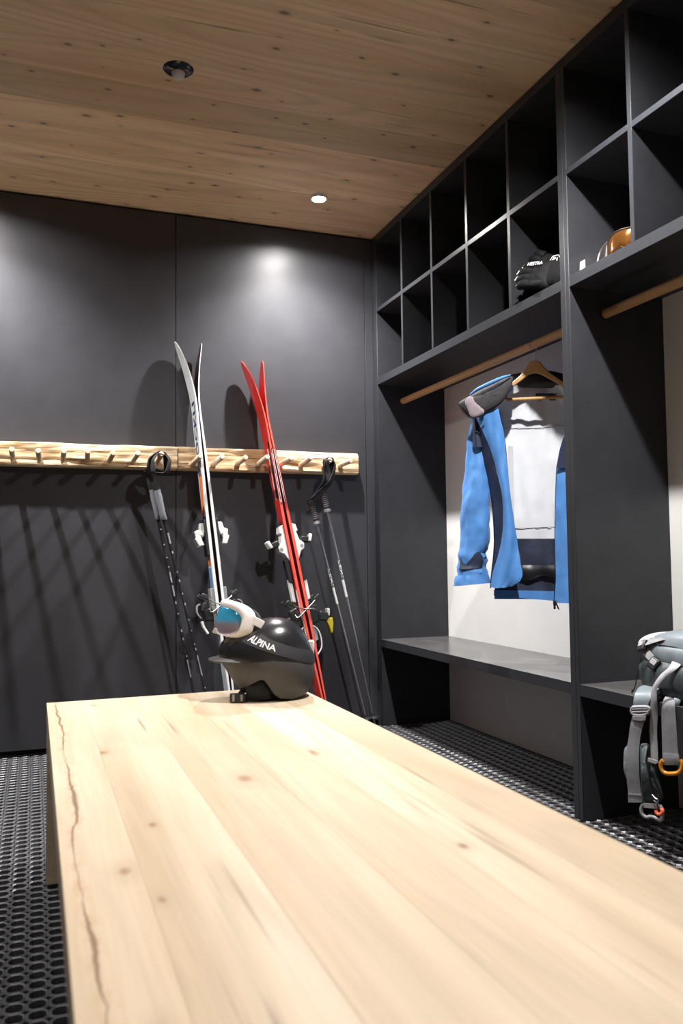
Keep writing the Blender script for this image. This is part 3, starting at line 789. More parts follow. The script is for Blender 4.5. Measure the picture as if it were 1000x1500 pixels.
# dark folded inner pocket band
jb(B().slab(lambda u, v: bd(lerp(430, 690, u), lerp(1245, 1308, v) + 14 * math.sin(u * 9) * v, .012 + .010 * math.sin(PI * v)), 14, 6, .003), 'pocket_fold', M['zip'],
   [o for o in jk.children if o.name.startswith('inner_band')][0])
# left front panel (hangs open): navy side gusset and blue front with zip edge
LF = [(425, 212, 226, 330), (470, 196, 215, 338), (520, 204, 240, 350), (620, 226, 285, 363), (700, 246, 311, 370), (800, 271, 336, 378), (880, 288, 352, 386), (960, 297, 357, 398),
      (1050, 303, 356, 411), (1130, 305, 346, 425), (1200, 300, 328, 438), (1280, 291, 303, 453), (1325, 286, 296, 452), (1358, 284, 292, 400)]
def lf(side):
    def fn(u, v):
        y = lerp(425, 1358, v); xl, xm, xr = pw(LF, y)
        a, c = (xl, xm) if side else (xm, xr)
        x = lerp(a, c, u)
        d0, dm, d1 = .0, .045, .060 - .02 * math.sin(PI * v)
        dd = lerp(d0, dm, u ** .6) if side else dm + (d1 - dm) * u + .014 * math.sin(PI * u)
        dd += .012 * math.sin((x - xl) * .055 + y * .004) * max(0, v - .35) + fold(x, y, .008)
        return J(x, y + (0 if v < .9 else 6 * math.sin(u * 5)), dd)
    return fn
jb(B().slab(lf(True), 10, 36, .003), 'side_gusset', M['navy'])
fp = jb(B().slab(lf(False), 14, 36, .004), 'front_panel', M['blue'])
def lfp(u, y, o): return Vector(lf(False)(u, (y - 425) / 933)) + JN * o
jb(B().tube([lfp(.52 - .2 * max(0, (y - 800) / 500), y, .0012) for y in range(440, 1300, 25)], .0010, 6), 'seam', M['navy'], fp)
jb(B().tube([lfp(1.0, y, -.001) for y in range(430, 1320, 20)], .0028, 8), 'zip_edge', M['zip'], fp)
jb(B().slab(lambda u, v: J(lerp(375, 400, u) + 8 * v * u, lerp(620, 1080, v), .02 - .03 * u), 3, 20, .002), 'front_facing', M['lining'])
# right front panel
RF = [(560, 672), (640, 648), (740, 630), (900, 625), (1100, 622), (1300, 625), (1440, 617)]
def rf(u, v):
    y = lerp(560, 1440, v); x = lerp(pw(RF, y), 800, u)
    return J(x, y + 6 * u, .050 + .035 * math.sin(PI * u * .8) + fold(x, y, .008) + .006 * noise.noise(Vector((u * 3, y * .012, 2))))
rp = jb(B().slab(rf, 12, 36, .004), 'front_panel', M['blue'])
jb(B().tube([J(pw(RF, y) - 1, y, .052 + fold(pw(RF, y), y, .008) + .006 * noise.noise(Vector((0, y * .012, 2)))) for y in range(575, 1440, 20)], .0030, 8), 'zip_edge', M['zip'], rp)
jb(B().slab(lambda u, v: J(lerp(pw(RF, lerp(575, 735, v)) - 2, 690, u), lerp(575, 735, v), .066 + .02 * u), 4, 8, .003), 'chest_gusset', M['navy'], rp)
zp = B(); zp.obox(J(619, 1440, .055), JU * .006, V(0, 0, .010), JN * .004); zp.obox(J(630, 1452, .06), JU * .004 + V(0, 0, -.003), V(0, 0, .016) + JU * -.006, JN * .0025); zp.obox(J(618, 1462, .052), JU * .004, V(0, 0, .008), JN * .003)
jb(zp, 'zip_pull', M['zip'], rp, bevel=.002)
# sleeves
SL = [(455, 202, 14), (500, 203, 20), (560, 206, 30), (640, 208, 42), (720, 210, 54), (800, 210, 62), (880, 209, 67), (960, 204, 69), (1040, 200, 72), (1120, 196, 72), (1200, 190, 69), (1260, 190, 72), (1310, 188, 80), (1345, 186, 84)]
def sleeve(name, flip=False):
    def fn(u, v):
        y = lerp(455, 1345, v); cx, r = pw(SL, y)
        if flip: cx = 515 + (515 - cx) + 45
        th = 2 * PI * u
        rm = abs(JS(cx + r, y)[0] - JS(cx, y)[0])
        dep = rm * .72
        wr = fold(math.cos(th) * 60 + cx, y, .008) + .006 * noise.noise(Vector((math.cos(th) * 1.5, math.sin(th) * 1.5, y * .011))) + .0035 * noise.noise(Vector((math.cos(th) * 3, math.sin(th) * 3, y * .03)))
        if 1180 < y < 1290: wr += .0045 * math.sin((y - 1180) * .085 + math.cos(th) * 1.8)
        slope = 8 * math.cos(th) * (v ** 4) * (-1)
        p = J(cx, y + slope * -1, -.005 + .015 * v)
        return p + JU * (-(rm + wr) * math.cos(th)) + JN * ((dep + wr) * math.sin(th))
    s_ = jb(B().slab(fn, 32, 44, .0025), name, M['blue'])
    def ring(y, o):
        v = (y - 455) / 890
        return [Vector(fn(k / 32, v)) for k in range(33)]
    jb(B().slab(lambda u, v: Vector(fn(u, (lerp(1296, 1345, v) - 455) / 890)) + (Vector(fn(u, (lerp(1296, 1345, v) - 455) / 890)) - Vector(fn((u + .5) % 1.0, (lerp(1296, 1345, v) - 455) / 890))).normalized() * .0035, 32, 4, .003), 'cuff', M['blue'], s_)
    p0 = [Vector(fn(k / 24, .985)) for k in range(24)]; c = sum(p0, Vector()) / 24
    bb = B().add([c + V(0, 0, .012)] + [lerp(c, p, .97) for p in p0], [(0, 1 + k, 1 + (k + 1) % 24) for k in range(24)])
    jb(bb, 'cuff_lining', M['navy'], s_)
    jb(B().slab(lambda u, v: Vector(fn(lerp(.13, .44, u), (lerp(1205, 1262, v) + 30 * math.sin(PI * 2 * u) * (1 - v) - 455) / 890)) + JN * .006, 10, 3, .002), 'cuff_tab', M['navy'], s_)
    return s_
sleeve('sleeve'); sleeve('sleeve', True)
# navy underarm patch at the shoulder
jb(B().slab(lambda u, v: J(lerp(196, 214 + 30 * v, u), lerp(470, 625, v), .030 + .012 * math.sin(PI * u)), 6, 10, .002), 'underarm_patch', M['navy'])
# shoulder yoke joining sleeve and back
def yoke(flip):
    def fn(u, v):
        x = lerp(200, 400, u); y = lerp(462, 296, u ** .85)
        if flip: x = 1075 - x
        return J(x, y + 34 * v * v, lerp(.035, -.06, v) + .02 * math.sin(PI * u))
    return fn
jb(B().slab(yoke(False), 12, 6, .003), 'shoulder_yoke', M['blue']); jb(B().slab(yoke(True), 12, 6, .003), 'shoulder_yoke', M['blue'])
# hood folded down over the left shoulder and the dark collar behind the hanger
hp = rounded([(124, 396), (182, 357), (262, 312), (345, 272), (402, 258), (392, 318), (345, 395), (268, 446), (196, 470), (152, 440)], 4)
hd = jb(B().pillow([(x, y) for x, y in hp], lambda x, y, d: J(x, y, d), .025, .022, 6, .070, (270, 365), .003), 'hood', M['hood'])
mp_ = rounded([(160, 384), (190, 356), (228, 396), (258, 442), (196, 468), (172, 428)], 4)
jb(B().pillow(mp_, lambda x, y, d: J(x, y, d), .01, .006, 4, .086), 'hood_peak', M['mauve'], hd)
jb(B().tube(smooth_path([J(186, 352, .085), J(225, 322, .10), J(290, 290, .105), J(350, 262, .10), J(392, 248, .085)], 5), [.003 + .0045 * math.sin(PI * k / 20) for k in range(21)], 10), 'hood_rim', M['blue'], hd)
jb(B().tube(smooth_path([J(124, 396, .075), J(150, 440, .08), J(196, 472, .085), J(262, 452, .095)], 4), .0028, 8), 'hood_rim', M['zip'], hd)
cp = rounded([(380, 255), (430, 238), (520, 226), (600, 226), (670, 242), (700, 262), (690, 305), (600, 316), (500, 316), (410, 306)], 4)
jb(B().pillow(cp, lambda x, y, d: J(x, y, d), .02, .02, 5, -.062), 'collar', M['zip'])
jb(B().tube(smooth_path([J(268, 1130, .04), J(262, 1145, .045), J(258, 1160, .045)], 4), .0018, 6), 'pull_cord', M['zip'])

# hanger
hl = (1.806, 2.7008, 1.50)
hg = thing('coat_hanger', 'wooden coat hanger with steel hook carrying the blue jacket', 'coat hanger', hl)
arm = [(515, 172), (545, 178), (562, 205), (600, 240), (655, 278), (730, 318), (742, 336), (728, 342), (650, 302), (590, 268), (545, 244), (515, 238), (485, 246), (440, 282), (400, 312), (330, 352), (318, 346), (322, 330), (395, 288), (440, 250), (468, 212), (486, 178)]
B().prism([(x, y) for x, y in arm], lambda x, y, d: J(x, y, d), -.012, .012).build('hanger_body', M['hanger'], hg, hl, bevel=.004)
B().tube([J(352, 340, -.0), J(372, 378, 0)], .006, 10).build('bar_end', M['hanger'], hg, hl)
B().tube([J(372, 378, 0), J(688, 362, 0)], .0065, 12).build('trouser_bar', M['hanger'], hg, hl)
hk = [J(517, 176), J(518, 158)]
c_ = V(1.806, 2.7008, 1.672)
base = J(517, 160)
rr_ = .0192
pts = [J(517, 178), base]
for k in range(12):
    a = lerp(-.9, 3.9, k / 11)
    pts.append(c_ + V(math.cos(a), 0, 0) * rr_ + V(0, -.0, math.sin(a)) * rr_ + V(0, lerp(base.y - c_.y, 0, min(1, k / 4)), 0))
B().tube(smooth_path(pts, 4), .0017, 8).build('hook', M['steel'], hg, hl)

# ------------------------------------------------------------------ helmet on the table
M['shell'] = plain('satin_black_shell', (.016, .016, .018), .24, namt=.06, bump=.05, bscale=300)
M['shell2'] = plain('matte_charcoal_shell', (.052, .050, .049), .48, namt=.06, bump=.08, bscale=500)
M['pad'] = plain('black_padding', (.010, .010, .011), .85, bump=.4, bscale=300)
HZ = .47
HS = sheet([-0.73851755, 0.0019429598, -1.248777e-05, 2.4610692, -9.0461272e-05, -0.0019094799, -7.8888365e-05, 4.568355e-05], 280, 860, .2)
HP = V(.6092, 2.2775, 0); HU = V(.9663, -.2574, 0); HN = V(-.2574, -.9663, 0)
zoff = HZ - HS(600, 868)[1] + .0035
def hz(y): return HS(570, y)[1] + zoff
def hu(x): return HS(x, 600)[0]
PR = [(hz(y), hu(a), hu(c)) for y, a, c in ((870, 560, 830), (862, 470, 838), (830, 330, 856), (790, 300, 868), (740, 288, 874), (700, 276, 877), (650, 262, 880), (605, 242, 882), (560, 222, 876), (520, 222, 862), (480, 240, 845), (440, 285, 822), (400, 345, 795), (370, 395, 768), (345, 445, 735), (328, 495, 700), (316, 545, 660), (310, 598, 602))]
ztop = PR[-1][0]; zmid = hz(640)
def hw_(z):
    if z > zmid: return .104 * max(0.02, 1 - ((z - zmid) / (ztop - zmid + .0005)) ** 2.3) ** .5
    return .104 - .10 * (zmid - z) ** 1.5 / .1
def helm(z, th, off=0.0):
    a, c = pw(PR, z); u0, r = (a + c) / 2, (c - a) / 2
    return HP + HU * (u0 - (r + off) * math.cos(th)) + HN * ((hw_(z) + off) * math.sin(th)) + V(0, 0, z)
ZL = [(262, 640), (290, 700), (312, 748), (345, 778), (400, 758), (440, 738), (490, 712), (525, 708), (560, 760), (600, 852), (700, 866), (800, 850), (850, 832), (878, 795)]
ZS = [(240, 560), (290, 545), (330, 562), (390, 600), (470, 592), (600, 574), (760, 600), (880, 640)]
def xs(th): return 571 - 309 * math.cos(th)
hl2 = tuple(HP + V(0, 0, HZ))
hm = thing('ski_helmet', 'black ski helmet resting on the far end of the wooden table', 'helmet', hl2)
NT = 64
def shell(u, v):
    th = 2 * PI * u; z1 = hz(pw(ZS, xs(th))); z = lerp(ztop - .0004, z1, v ** 1.6)
    return helm(z, th, .0035 * min(1, v * 3))
sh = B().slab(shell, NT, 22, .005).build('upper_shell', M['shell'], hm, hl2, ang=60)
def shell_lo(u, v):
    th = 2 * PI * u; x = xs(th); z0 = hz(pw(ZS, x)) + .004; z1 = hz(pw(ZL, x))
    return helm(lerp(z0, z1, v), th, .0008 + .003 * math.sin(PI * v))
lo_ = B().slab(shell_lo, NT * 2, 14, .006).build('lower_shell', M['shell2'], hm, hl2, ang=60)
def liner(u, v):
    th = 2 * PI * u; z = lerp(ztop - .02, HZ + .006, v); return helm(z, th, -.012 - .010 * v)
B().slab(liner, 40, 12, .006).build('liner', M['pad'], hm, hl2)
# brim
def brim(u, v):
    th = lerp(-1.05, 1.05, u); z = hz(592) + .0; q = math.cos(th / 1.05 * PI / 2) ** .7
    p = helm(z, th, -.002 + .043 * q * v)
    return p + V(0, 0, -.004 * v + .006 * (1 - v))
B().slab(brim, 24, 6, .005).build('brim', M['shell2'], hm, hl2)
# ear pads, chin strap and buckle
for s_ in (1, -1):
    ep = rounded([(405, 768), (450, 742), (520, 722), (556, 770), (585, 850), (545, 868), (470, 862), (410, 830)], 3)
    B().pillow(ep, lambda x, y, d: HP + HU * hu(x) + HN * s_ * (d + .080) + V(0, 0, hz(y)), .012, .012, 4).build('ear_pad', M['pad'], hm, hl2)
B().ribbon(smooth_path([HP + HU * hu(560) + HN * .085 + V(0, 0, HZ + .030), HP + HU * hu(480) + HN * .080 + V(0, 0, HZ + .012), HP + HU * hu(400) + HN * .07 + V(0, 0, HZ + .010), HP + HU * hu(350) + HN * .04 + V(0, 0, HZ + .010), HP + HU * hu(390) - HN * .06 + V(0, 0, HZ + .015)], 6), (0, 0, 1), .018, .003).build('chin_strap', M['web'], hm, hl2)
bk = B(); bc = HP + HU * hu(345) + HN * .088 + V(0, 0, HZ + .0135)
bk.obox(bc, HU * .021, HN * .006, V(0, 0, .0125)); bu = bk.build('buckle', M['black'], hm, hl2, bevel=.004)
for q in (-.011, .011):
    B().obox(bc + HU * q + HN * .0065, HU * .003, HN * .0012, V(0, 0, .009)).build('buckle_slot', M['bg'], bu, hl2, bevel=.001)
for (x, y) in ((335, 575 - 0), (362, 604), (290, 592)):
    th = math.acos(max(-1, min(1, (571 - x) / 309)))
    p = helm(hz(y), th, .005); B().lathe([(.003, -.001), (.003, .0012), (.002, .002), (0, .0022)], p, HN, 10).build('rivet', M['gblack'], hm, hl2)
# vents on the crown and the rear strap clip
for k in range(3):
    B().slab(lambda u, v: helm(lerp(hz(352 + 6 * k), hz(366 + 8 * k), v), lerp(1.0 + .25 * k, 1.25 + .25 * k, u), .0042), 5, 3, .001).build('vent', M['pad'], sh, hl2)
# ridge along the crown
B().tube([helm(pw([(0, hz(330)), (.5, hz(352)), (1, hz(520))], t_ / 10), lerp(2.2, 2.75, t_ / 10), .004) for t_ in range(11)], .0022, 8).build('crown_ridge', M['shell'], sh, hl2)
cl = B(); cl.obox(HP + HU * (hu(878)) + HN * .012 + V(0, 0, hz(520)), HU * .008, HN * .012, V(0, 0, .020)); cl.build('strap_clip', M['white'], hm, hl2, bevel=.004)
B().slab(lambda u, v: helm(lerp(hz(682), hz(712), v), lerp(2.35, 2.62, u), .0036), 6, 3, .001).build('rear_plate', M['shell'], lo_, hl2)
vs, fs, asp = text2d('HS', 1.0, .01)
B().add([helm(lerp(hz(650), hz(625), y), lerp(2.42, 2.60, x), .0046) for x, y in vs], fs).build('rear_lettering', M['black'], lo_, hl2, smooth=False)

# ------------------------------------------------------------------ goggles (general builder)
M['strap'] = plain('black_elastic', (.020, .020, .023), .6, bump=.4, bscale=800)
M['l_blue'] = mirror_lens('blue_lens_painted_reflection', (.30, .25, .29), (.06, .48, .82), z0=.030, z1=.052, rough=.10, metal=.35)  # cyan above mauve-grey: the lens reflection painted into its base colour
M['l_amber'] = mirror_lens('amber_mirror_lens', (.25, .095, .022), (.34, .14, .04), z0=0, z1=.08, rough=.12)
M['l_smoke'] = mirror_lens('smoke_mirror_lens', (.12, .10, .095), (.20, .17, .16), z0=0, z1=.1, rough=.2)
M['f_white'] = plain('white_goggle_frame', (.82, .80, .79), .3, namt=.04)
M['f_grey'] = plain('grey_goggle_frame', (.25, .24, .25), .35)
M['foam'] = plain('grey_foam', (.10, .09, .10), .9, bump=.5, bscale=300)
def goggles(root, off, org, F, U, S, lens, frame, foam, hw=.086, hh=.042, bend=.050, depth=.034, lh=.90, ls=0.0):
    """org = centre of the lens front; F forward, U up, S sideways; lh, ls = lens height share and downward shift"""
    def q(s, t, d=0.0):
        return org + S * s + U * t + F * (-bend * (abs(s) / hw) ** 1.9 + d)
    n = 44
    def outer(k, sc=1.0):
        th = 2 * PI * k / n; c, s_ = math.cos(th), math.sin(th)
        x = hw * sc * math.copysign(abs(c) ** .55, c); y = hh * sc * math.copysign(abs(s_) ** .62, s_)
        if s_ < 0: y += .018 * math.exp(-(x / .020) ** 2)           # nose arch
        return x, y
    def inner(k, sc=1.0):
        x, y = outer(k, 1.0); return x * .90 * sc, (y * lh - ls) * sc - ls * (1 - sc)
    def blend(k, t):
        a, b = inner(k), outer(k); return lerp(a[0], b[0], t), lerp(a[1], b[1], t)
    def loops(prof, mp):
        vs = []; fs = []; m = len(prof)
        for (t, d) in prof:
            for k in range(n): x, y = blend(k, t); vs.append(mp(x, y, d))
        for r in range(m):
            r2 = (r + 1) % m
            fs += [(r * n + k, r * n + (k + 1) % n, r2 * n + (k + 1) % n, r2 * n + k) for k in range(n)]
        return B().add(vs, fs)
    vs = []; fs = []; rings = 7
    for r in range(1, rings + 1):
        for k in range(n):
            x, y = inner(k, r / rings); vs.append(q(x, y, .0035 * (1 - (r / rings) ** 2)))
    vs.append(q(0, -ls, .0035)); c0 = len(vs) - 1
    fs += [(c0, k, (k + 1) % n) for k in range(n)]
    for r in range(rings - 1):
        fs += [(r * n + k, (r + 1) * n + k, (r + 1) * n + (k + 1) % n, r * n + (k + 1) % n) for k in range(n)]
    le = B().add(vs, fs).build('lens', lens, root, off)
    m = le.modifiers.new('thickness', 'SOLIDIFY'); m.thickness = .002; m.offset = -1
    fr = loops([(0, .001), (.3, .004), (.75, .002), (1.0, -.006), (.96, -depth * .75), (.5, -depth * .8), (-.1, -.006)], q).build('frame', frame, root, off, ang=50)
    loops([(.9, -depth * .75), (.8, -depth), (.2, -depth * 1.12), (-.4, -depth), (-.2, -depth * .7)], lambda x, y, d: q(x, y, d - .012 * (abs(x) / hw) ** 2)).build('foam', foam, root, off)
    return q, fr
F0 = -HU; U0 = V(0, 0, 1)
yaw = math.radians(20)
Fy = (F0 * math.cos(yaw) + HN * math.sin(yaw)); Sy = (HN * math.cos(yaw) - F0 * math.sin(yaw))
ti = math.radians(16)
Fg = Fy * math.cos(ti) + U0 * math.sin(ti); Ug = U0 * math.cos(ti) - Fy * math.sin(ti)
gl_ = tuple(HP + HU * hu(300) + V(0, 0, hz(420)))
gg = thing('ski_goggles', 'white framed goggles with blue mirrored lens strapped over the black helmet', 'goggles', gl_)
org = HP + HU * hu(205) + HN * .012 + V(0, 0, hz(280))
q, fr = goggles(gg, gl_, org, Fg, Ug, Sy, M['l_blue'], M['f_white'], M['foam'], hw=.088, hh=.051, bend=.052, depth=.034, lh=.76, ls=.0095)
# side outriggers
for s_ in (1, -1):
    B().ribbon(smooth_path([q(s_ * .080, .012, -.01), q(s_ * .088, .010, -.025), q(s_ * .091, .004, -.045)], 4), tuple(Ug), .022, .004).build('outrigger', M['f_white'], fr, gl_, bevel=.0015)
# elastic strap round the helmet
def zc(th):
    return hz(pw([(300, 372), (380, 398), (480, 438), (570, 478), (700, 536), (825, 590)], 557 - 268 * math.cos(th)))
def strap(u, v):
    th = lerp(.30 * PI, 1.70 * PI, u); wv = .0165
    z = zc(th) + lerp(wv, -wv, v) * 1.05
    return helm(min(z, ztop - .004), th, .0075)
so = B().slab(strap, 60, 4, .002).build('strap', M['strap'], gg, gl_)
vs, fs, asp = text2d('ALPINA', 1.0, .022, .25)
def alp(x, y):
    th = lerp(.345 * PI, .565 * PI, x)
    return helm(zc(th) + lerp(-.009, .008, y), th, .0106)
B().add([alp(x, y) for x, y in vs], fs).build('lettering', M['print'], so, gl_, smooth=False)

# ------------------------------------------------------------------ goggles in the cubby
zs = 1.787
def shelf_goggles(label, c, yaw_, lens, frame, tilt=0.0, hh=.040, roll=0.0):
    F = V(-math.cos(yaw_), -math.sin(yaw_), 0); S = V(math.sin(yaw_), -math.cos(yaw_), 0); U = V(0, 0, 1)
    F2 = F * math.cos(tilt) + U * math.sin(tilt); U2 = U * math.cos(tilt) - F * math.sin(tilt)
    r = thing('ski_goggles', label, 'goggles', (c[0], c[1], zs), 'ski goggles in the cubby')
    q, fr = goggles(r, (c[0], c[1], zs), Vector(c), F2, U2, S, lens, frame, M['foam'], hh=hh)
    pts = [q(.086, .002, -.02), q(.080, .0, -.07), q(.03, -.005, -.115), q(-.03, -.005, -.115), q(-.080, 0, -.07), q(-.086, .002, -.02)]
    B().ribbon(smooth_path(pts, 6), tuple(U2), .034, .002).build('strap', M['strap'], r, (c[0], c[1], zs))
    return r, q
shelf_goggles('goggles with amber mirrored lens standing in the cubby', (1.700, 2.052, zs + .0445), math.radians(18), M['l_amber'], M['f_grey'], math.radians(8))
r, q = shelf_goggles('goggles with smoky lens lying behind the amber ones in the cubby', (1.768, 2.178, zs + .074), math.radians(20), M['l_smoke'], M['f_white'], math.radians(20), .040)
M['p_silver2'] = plain('pale_blue_grey_plastic', (.42, .45, .50), .5)
tb = thing('lotion_tube', 'small white tube standing at the front of the cubby beside the goggles', 'tube', (1.700, 2.243, zs))
B().grid(lambda u, v: V(lerp(.010, .0025, v ** 1.5) * math.sin(2 * PI * u), lerp(.011, .0135, v) * math.cos(2 * PI * u), lerp(.010, .046, v)), 24, 8).build('tube_body', M['p_silver2'], tb)
B().lathe([(.0085, 0), (.0088, .001), (.0088, .009), (.008, .0105)], n=20).build('cap', M['black'], tb)

# ------------------------------------------------------------------ gloves in the cubby
M['glove'] = plain('black_glove_leather', (.008, .008, .009), .7, nscale=60, namt=.3, bump=.3, bscale=150, spec=.15)
def glove(label, org, U, R_, Nn, text, lean):
    """back of the hand faces Nn, fingers along U"""
    t = thing('ski_glove', label, 'glove', org, 'gloves in the cubby')
    o = Vector(org)
    def mp(a, b, d): return U * b + R_ * a + Nn * d
    pal = rounded([(-.052, .012), (-.056, .06), (-.052, .105), (-.02, .118), (.02, .118), (.050, .105), (.054, .06), (.048, .012)], 4)
    B().pillow(pal, mp, .022, .024, 6, 0, wr=.003).build('palm', M['glove'], t)
    for k, (a, l, sp) in enumerate(((-.038, .048, -.05), (-.0135, .058, -.02), (.0135, .056, .02), (.037, .044, .05))):
        pts = [mp(a, .095, .004), mp(a + sp * l * .5, .095 + l * .5, .008), mp(a + sp * l, .095 + l, -.004)]
        B().tube(smooth_path(pts, 4), [.0185, .0185, .0185, .018, .0175, .017, .016, .013, .007], 12).build('finger', M['glove'], t)
    B().tube(smooth_path([mp(-.030, .03, -.004), mp(-.044, .070, .010), mp(-.046, .098, .014)], 4), [.018, .018, .0175, .017, .0165, .016, .015, .013, .007], 12).build('thumb', M['glove'], t)
    def cuff(u, v):
        th = 2 * PI * u; r1 = lerp(.050, .062, v)
        return mp(math.cos(th) * r1, lerp(.022, -.060, v), math.sin(th) * lerp(.024, .034, v))
    cf = B().slab(cuff, 32, 8, .003).build('cuff', M['glove'], t)
    B().tube([mp(math.cos(2 * PI * k / 32) * .0625, -.060, math.sin(2 * PI * k / 32) * .0345) for k in range(33)], .0022, 8, cap=False).build('cuff_piping', M['print'], cf)
    return t, mp, cf
def place_text(body, t, mp, cx, cy, w_, h_, d, mat=M['print'], name='lettering', par=None):
    vs, fs, asp = text2d(body, 1.0, .015)
    B().add([mp(cx + (x - .5) * w_, cy + (y - .5) * h_, d(x, y) if callable(d) else d) for x, y in vs], fs).build(name, mat, par or t, smooth=False)
# both lie on their side, back of the hand to the room, fingers towards the far end
def frame_(Nn, Ud):
    Nn = Vector(Nn).normalized(); Ud = Vector(Ud); Ud = (Ud - Nn * Ud.dot(Nn)).normalized(); Rr = Ud.cross(Nn)
    return (Rr if Rr.z > 0 else -Rr), Ud, Nn
Rg, Ug_, Ng = frame_((-.80, -.48, .35), (.10, 1, -.10))
t, mp, cf = glove('black leather glove with small white lettering, nearer the far end of the cubby', (1.724, 2.422, zs + .066), Ug_, Rg, Ng, 'HESTRA', 0)
place_text('HESTRA', t, lambda a, b, d: Ug_ * -a + Rg * b + Ng * d, -.078, .030, .060, .014, lambda x, y: .0315)
for k, (b_, a_) in enumerate(((.130, .036), (.145, .012), (.146, -.014), (.132, -.038))):
    B().tube([Ug_ * b_ + Rg * (a_ + .006) + Ng * .016, Ug_ * (b_ + .010) + Rg * (a_ - .006) + Ng * .012], .0022, 6).build('piping', M['print'], t)
R2, U2, N2 = frame_((-.80, -.50, .30), (.30, .90, .12))
t, mp, cf = glove('black glove with white hexagon emblem, propped against the divider in the cubby', (1.768, 2.462, zs + .090), U2, R2, N2, '', 0)
def e2(a, b, d): return U2 * (-a + .022) + R2 * (b + .020) + N2 * (d + .005)
hexo = [(.021 * math.sin(PI / 3 * k), .024 * math.cos(PI / 3 * k)) for k in range(7)]
em = B().ribbon([e2(a, b, .028) for a, b in hexo], tuple(N2), .004, .0022).build('emblem', M['print'], t, smooth=False)
B().prism([(-.013, .010), (-.004, .013), (-.002, .006), (-.007, .002), (.004, -.002), (.010, -.010), (.002, -.013), (-.008, -.008), (-.012, .001)], lambda a, b, d: e2(a, b, d), .027, .029).build('emblem_figure', M['print'], em, smooth=False)
B().prism([(.000, .013), (.004, .014), (.013, -.004), (.012, -.009)], lambda a, b, d: e2(a, b, d), .027, .029).build('emblem_figure', M['print'], em, smooth=False)

# ------------------------------------------------------------------ backpack on the bench seat
M['nyl'] = plain('blue_grey_nylon', (.20, .235, .26), .42, nscale=16, namt=.18, bump=.5, bscale=25)
M['nyd'] = plain('dark_slate_nylon', (.040, .050, .055), .48, nscale=16, namt=.2, bump=.5, bscale=30)
M['wb'] = plain('grey_webbing', (.26, .26, .28), .6, nscale=90, namt=.1, bump=.4, bscale=900)
M['wl'] = plain('light_grey_webbing', (.42, .42, .44), .55, nscale=90, namt=.1, bump=.4, bscale=900)
M['org'] = plain('orange_anodised', (.85, .36, .05), .3, .3, namt=.05)
M['cord'] = plain('coral_cord', (.85, .16, .07), .5)
zb = .438
bl = (1.80, 1.80, zb)
bp = thing('backpack', 'grey hiking backpack on the bench seat with straps hanging down', 'backpack', bl)
def pb(b, name, mat, par=bp, **kw): return b.build(name, mat, par, bl, **kw)
BD = V(-.035, .085, 0)
# lower body: rounded bag lying along the bench
def bag(cx, cy, cz, rx, ry, rz, e=.62, wr=.010, seed=0):
    def fn(u, v):
        th = 2 * PI * u; ph = PI * (v - .5)
        c = lambda a, k: math.copysign(abs(a) ** k, a)
        p = V(rx * c(math.cos(th), e) * c(math.cos(ph), e), ry * c(math.sin(th), e) * c(math.cos(ph), e), rz * c(math.sin(ph), e))
        w_ = wr * noise.noise(p * 14 + V(seed, 0, 0)) + wr * .6 * noise.noise(p * 34 + V(0, seed, 0))
        p = p * (1 + w_ / max(.05, p.length))
        return V(cx - .035, cy + .085, max(zb + .0015, cz + p.z)) + V(p.x, p.y, 0)
    return fn
def bagb(name, mat, *a, par=bp, **k): return pb(B().grid(bag(*a, **k), 40, 24), name, mat, par, ang=80)
bagb('lower_compartment', M['nyd'], 1.830, 1.740, zb + .062, .125, .235, .064, seed=2.0)
bagb('main_compartment', M['nyl'], 1.845, 1.690, zb + .125, .120, .265, .080, seed=5.0)
lid = bagb('lid', M['nyl'], 1.825, 1.770, zb + .125, .105, .215, .055, seed=9.0, e=.7, wr=.014)
# dark zip line round the lid
def lidring(z, o=.0):
    f = bag(1.825, 1.770, zb + .125, .105 + o, .215 + o, .055, .7, .014, 9.0)
    return [f(k / 48, .5 + z) for k in range(49)]
pb(B().tube(lidring(-.10), .0035, 8, cap=False), 'lid_zip', M['zip'], lid)
pb(B().tube(lidring(.16, .002), .0022, 8, cap=False), 'lid_piping', M['zip'], lid)
pb(B().tube(smooth_path([BD + V(*a_) for a_ in ((1.745, 1.945, zb + .105), (1.737, 1.952, zb + .07), (1.730, 1.955, zb + .03), (1.724, 1.960, zb + .008))], 5), .0016, 6), 'zip_cord', M['zip'], lid)
pb(B().tube([BD + V(1.724, 1.960, zb + .014), BD + V(1.722, 1.963, zb + .004)], .003, 8), 'cord_end', M['zip'], lid)
# sheet for the things hanging over the bench edge
PS = sheet([-4.4695581, 0.0049343578, -0.00015252507, 4.7535352, 0.0011881905, -0.0046850105, 0.001445572, 6.2872123e-05], 905, 1020, 95 / 750)
PP = V(1.635, 1.95, 0); PU = V(.4226, -.9063, 0); PN = V(-.9063, -.4226, 0)
def K(x, y, d=0.0):
    u, z = PS(x, y); return PP + PU * u + V(-.66, -.751, 0) * d + V(0, 0, z + (.86 - z) * d / 2.5)
def strap_(name, mat, pts, w_, th=.0035, par=bp, dd=0.0):
    """pts on the sheet: (x left, x right, y, depth)"""
    rows = smooth_path([((a + c) / 2, (c - a) / 2, 0) for a, c, y, d in pts], 5); ys = smooth_path([(y, d, 0) for a, c, y, d in pts], 5)
    n = len(rows) - 1
    def fn(u, v):
        i = min(n, int(round(v * n))); r, yy = rows[i], ys[i]
        return K(r.x + r.y * (2 * u - 1), yy.x, yy.y + .002 * math.sin(u * PI))
    return pb(B().slab(fn, 4, n, th), name, mat, par, bevel=0)
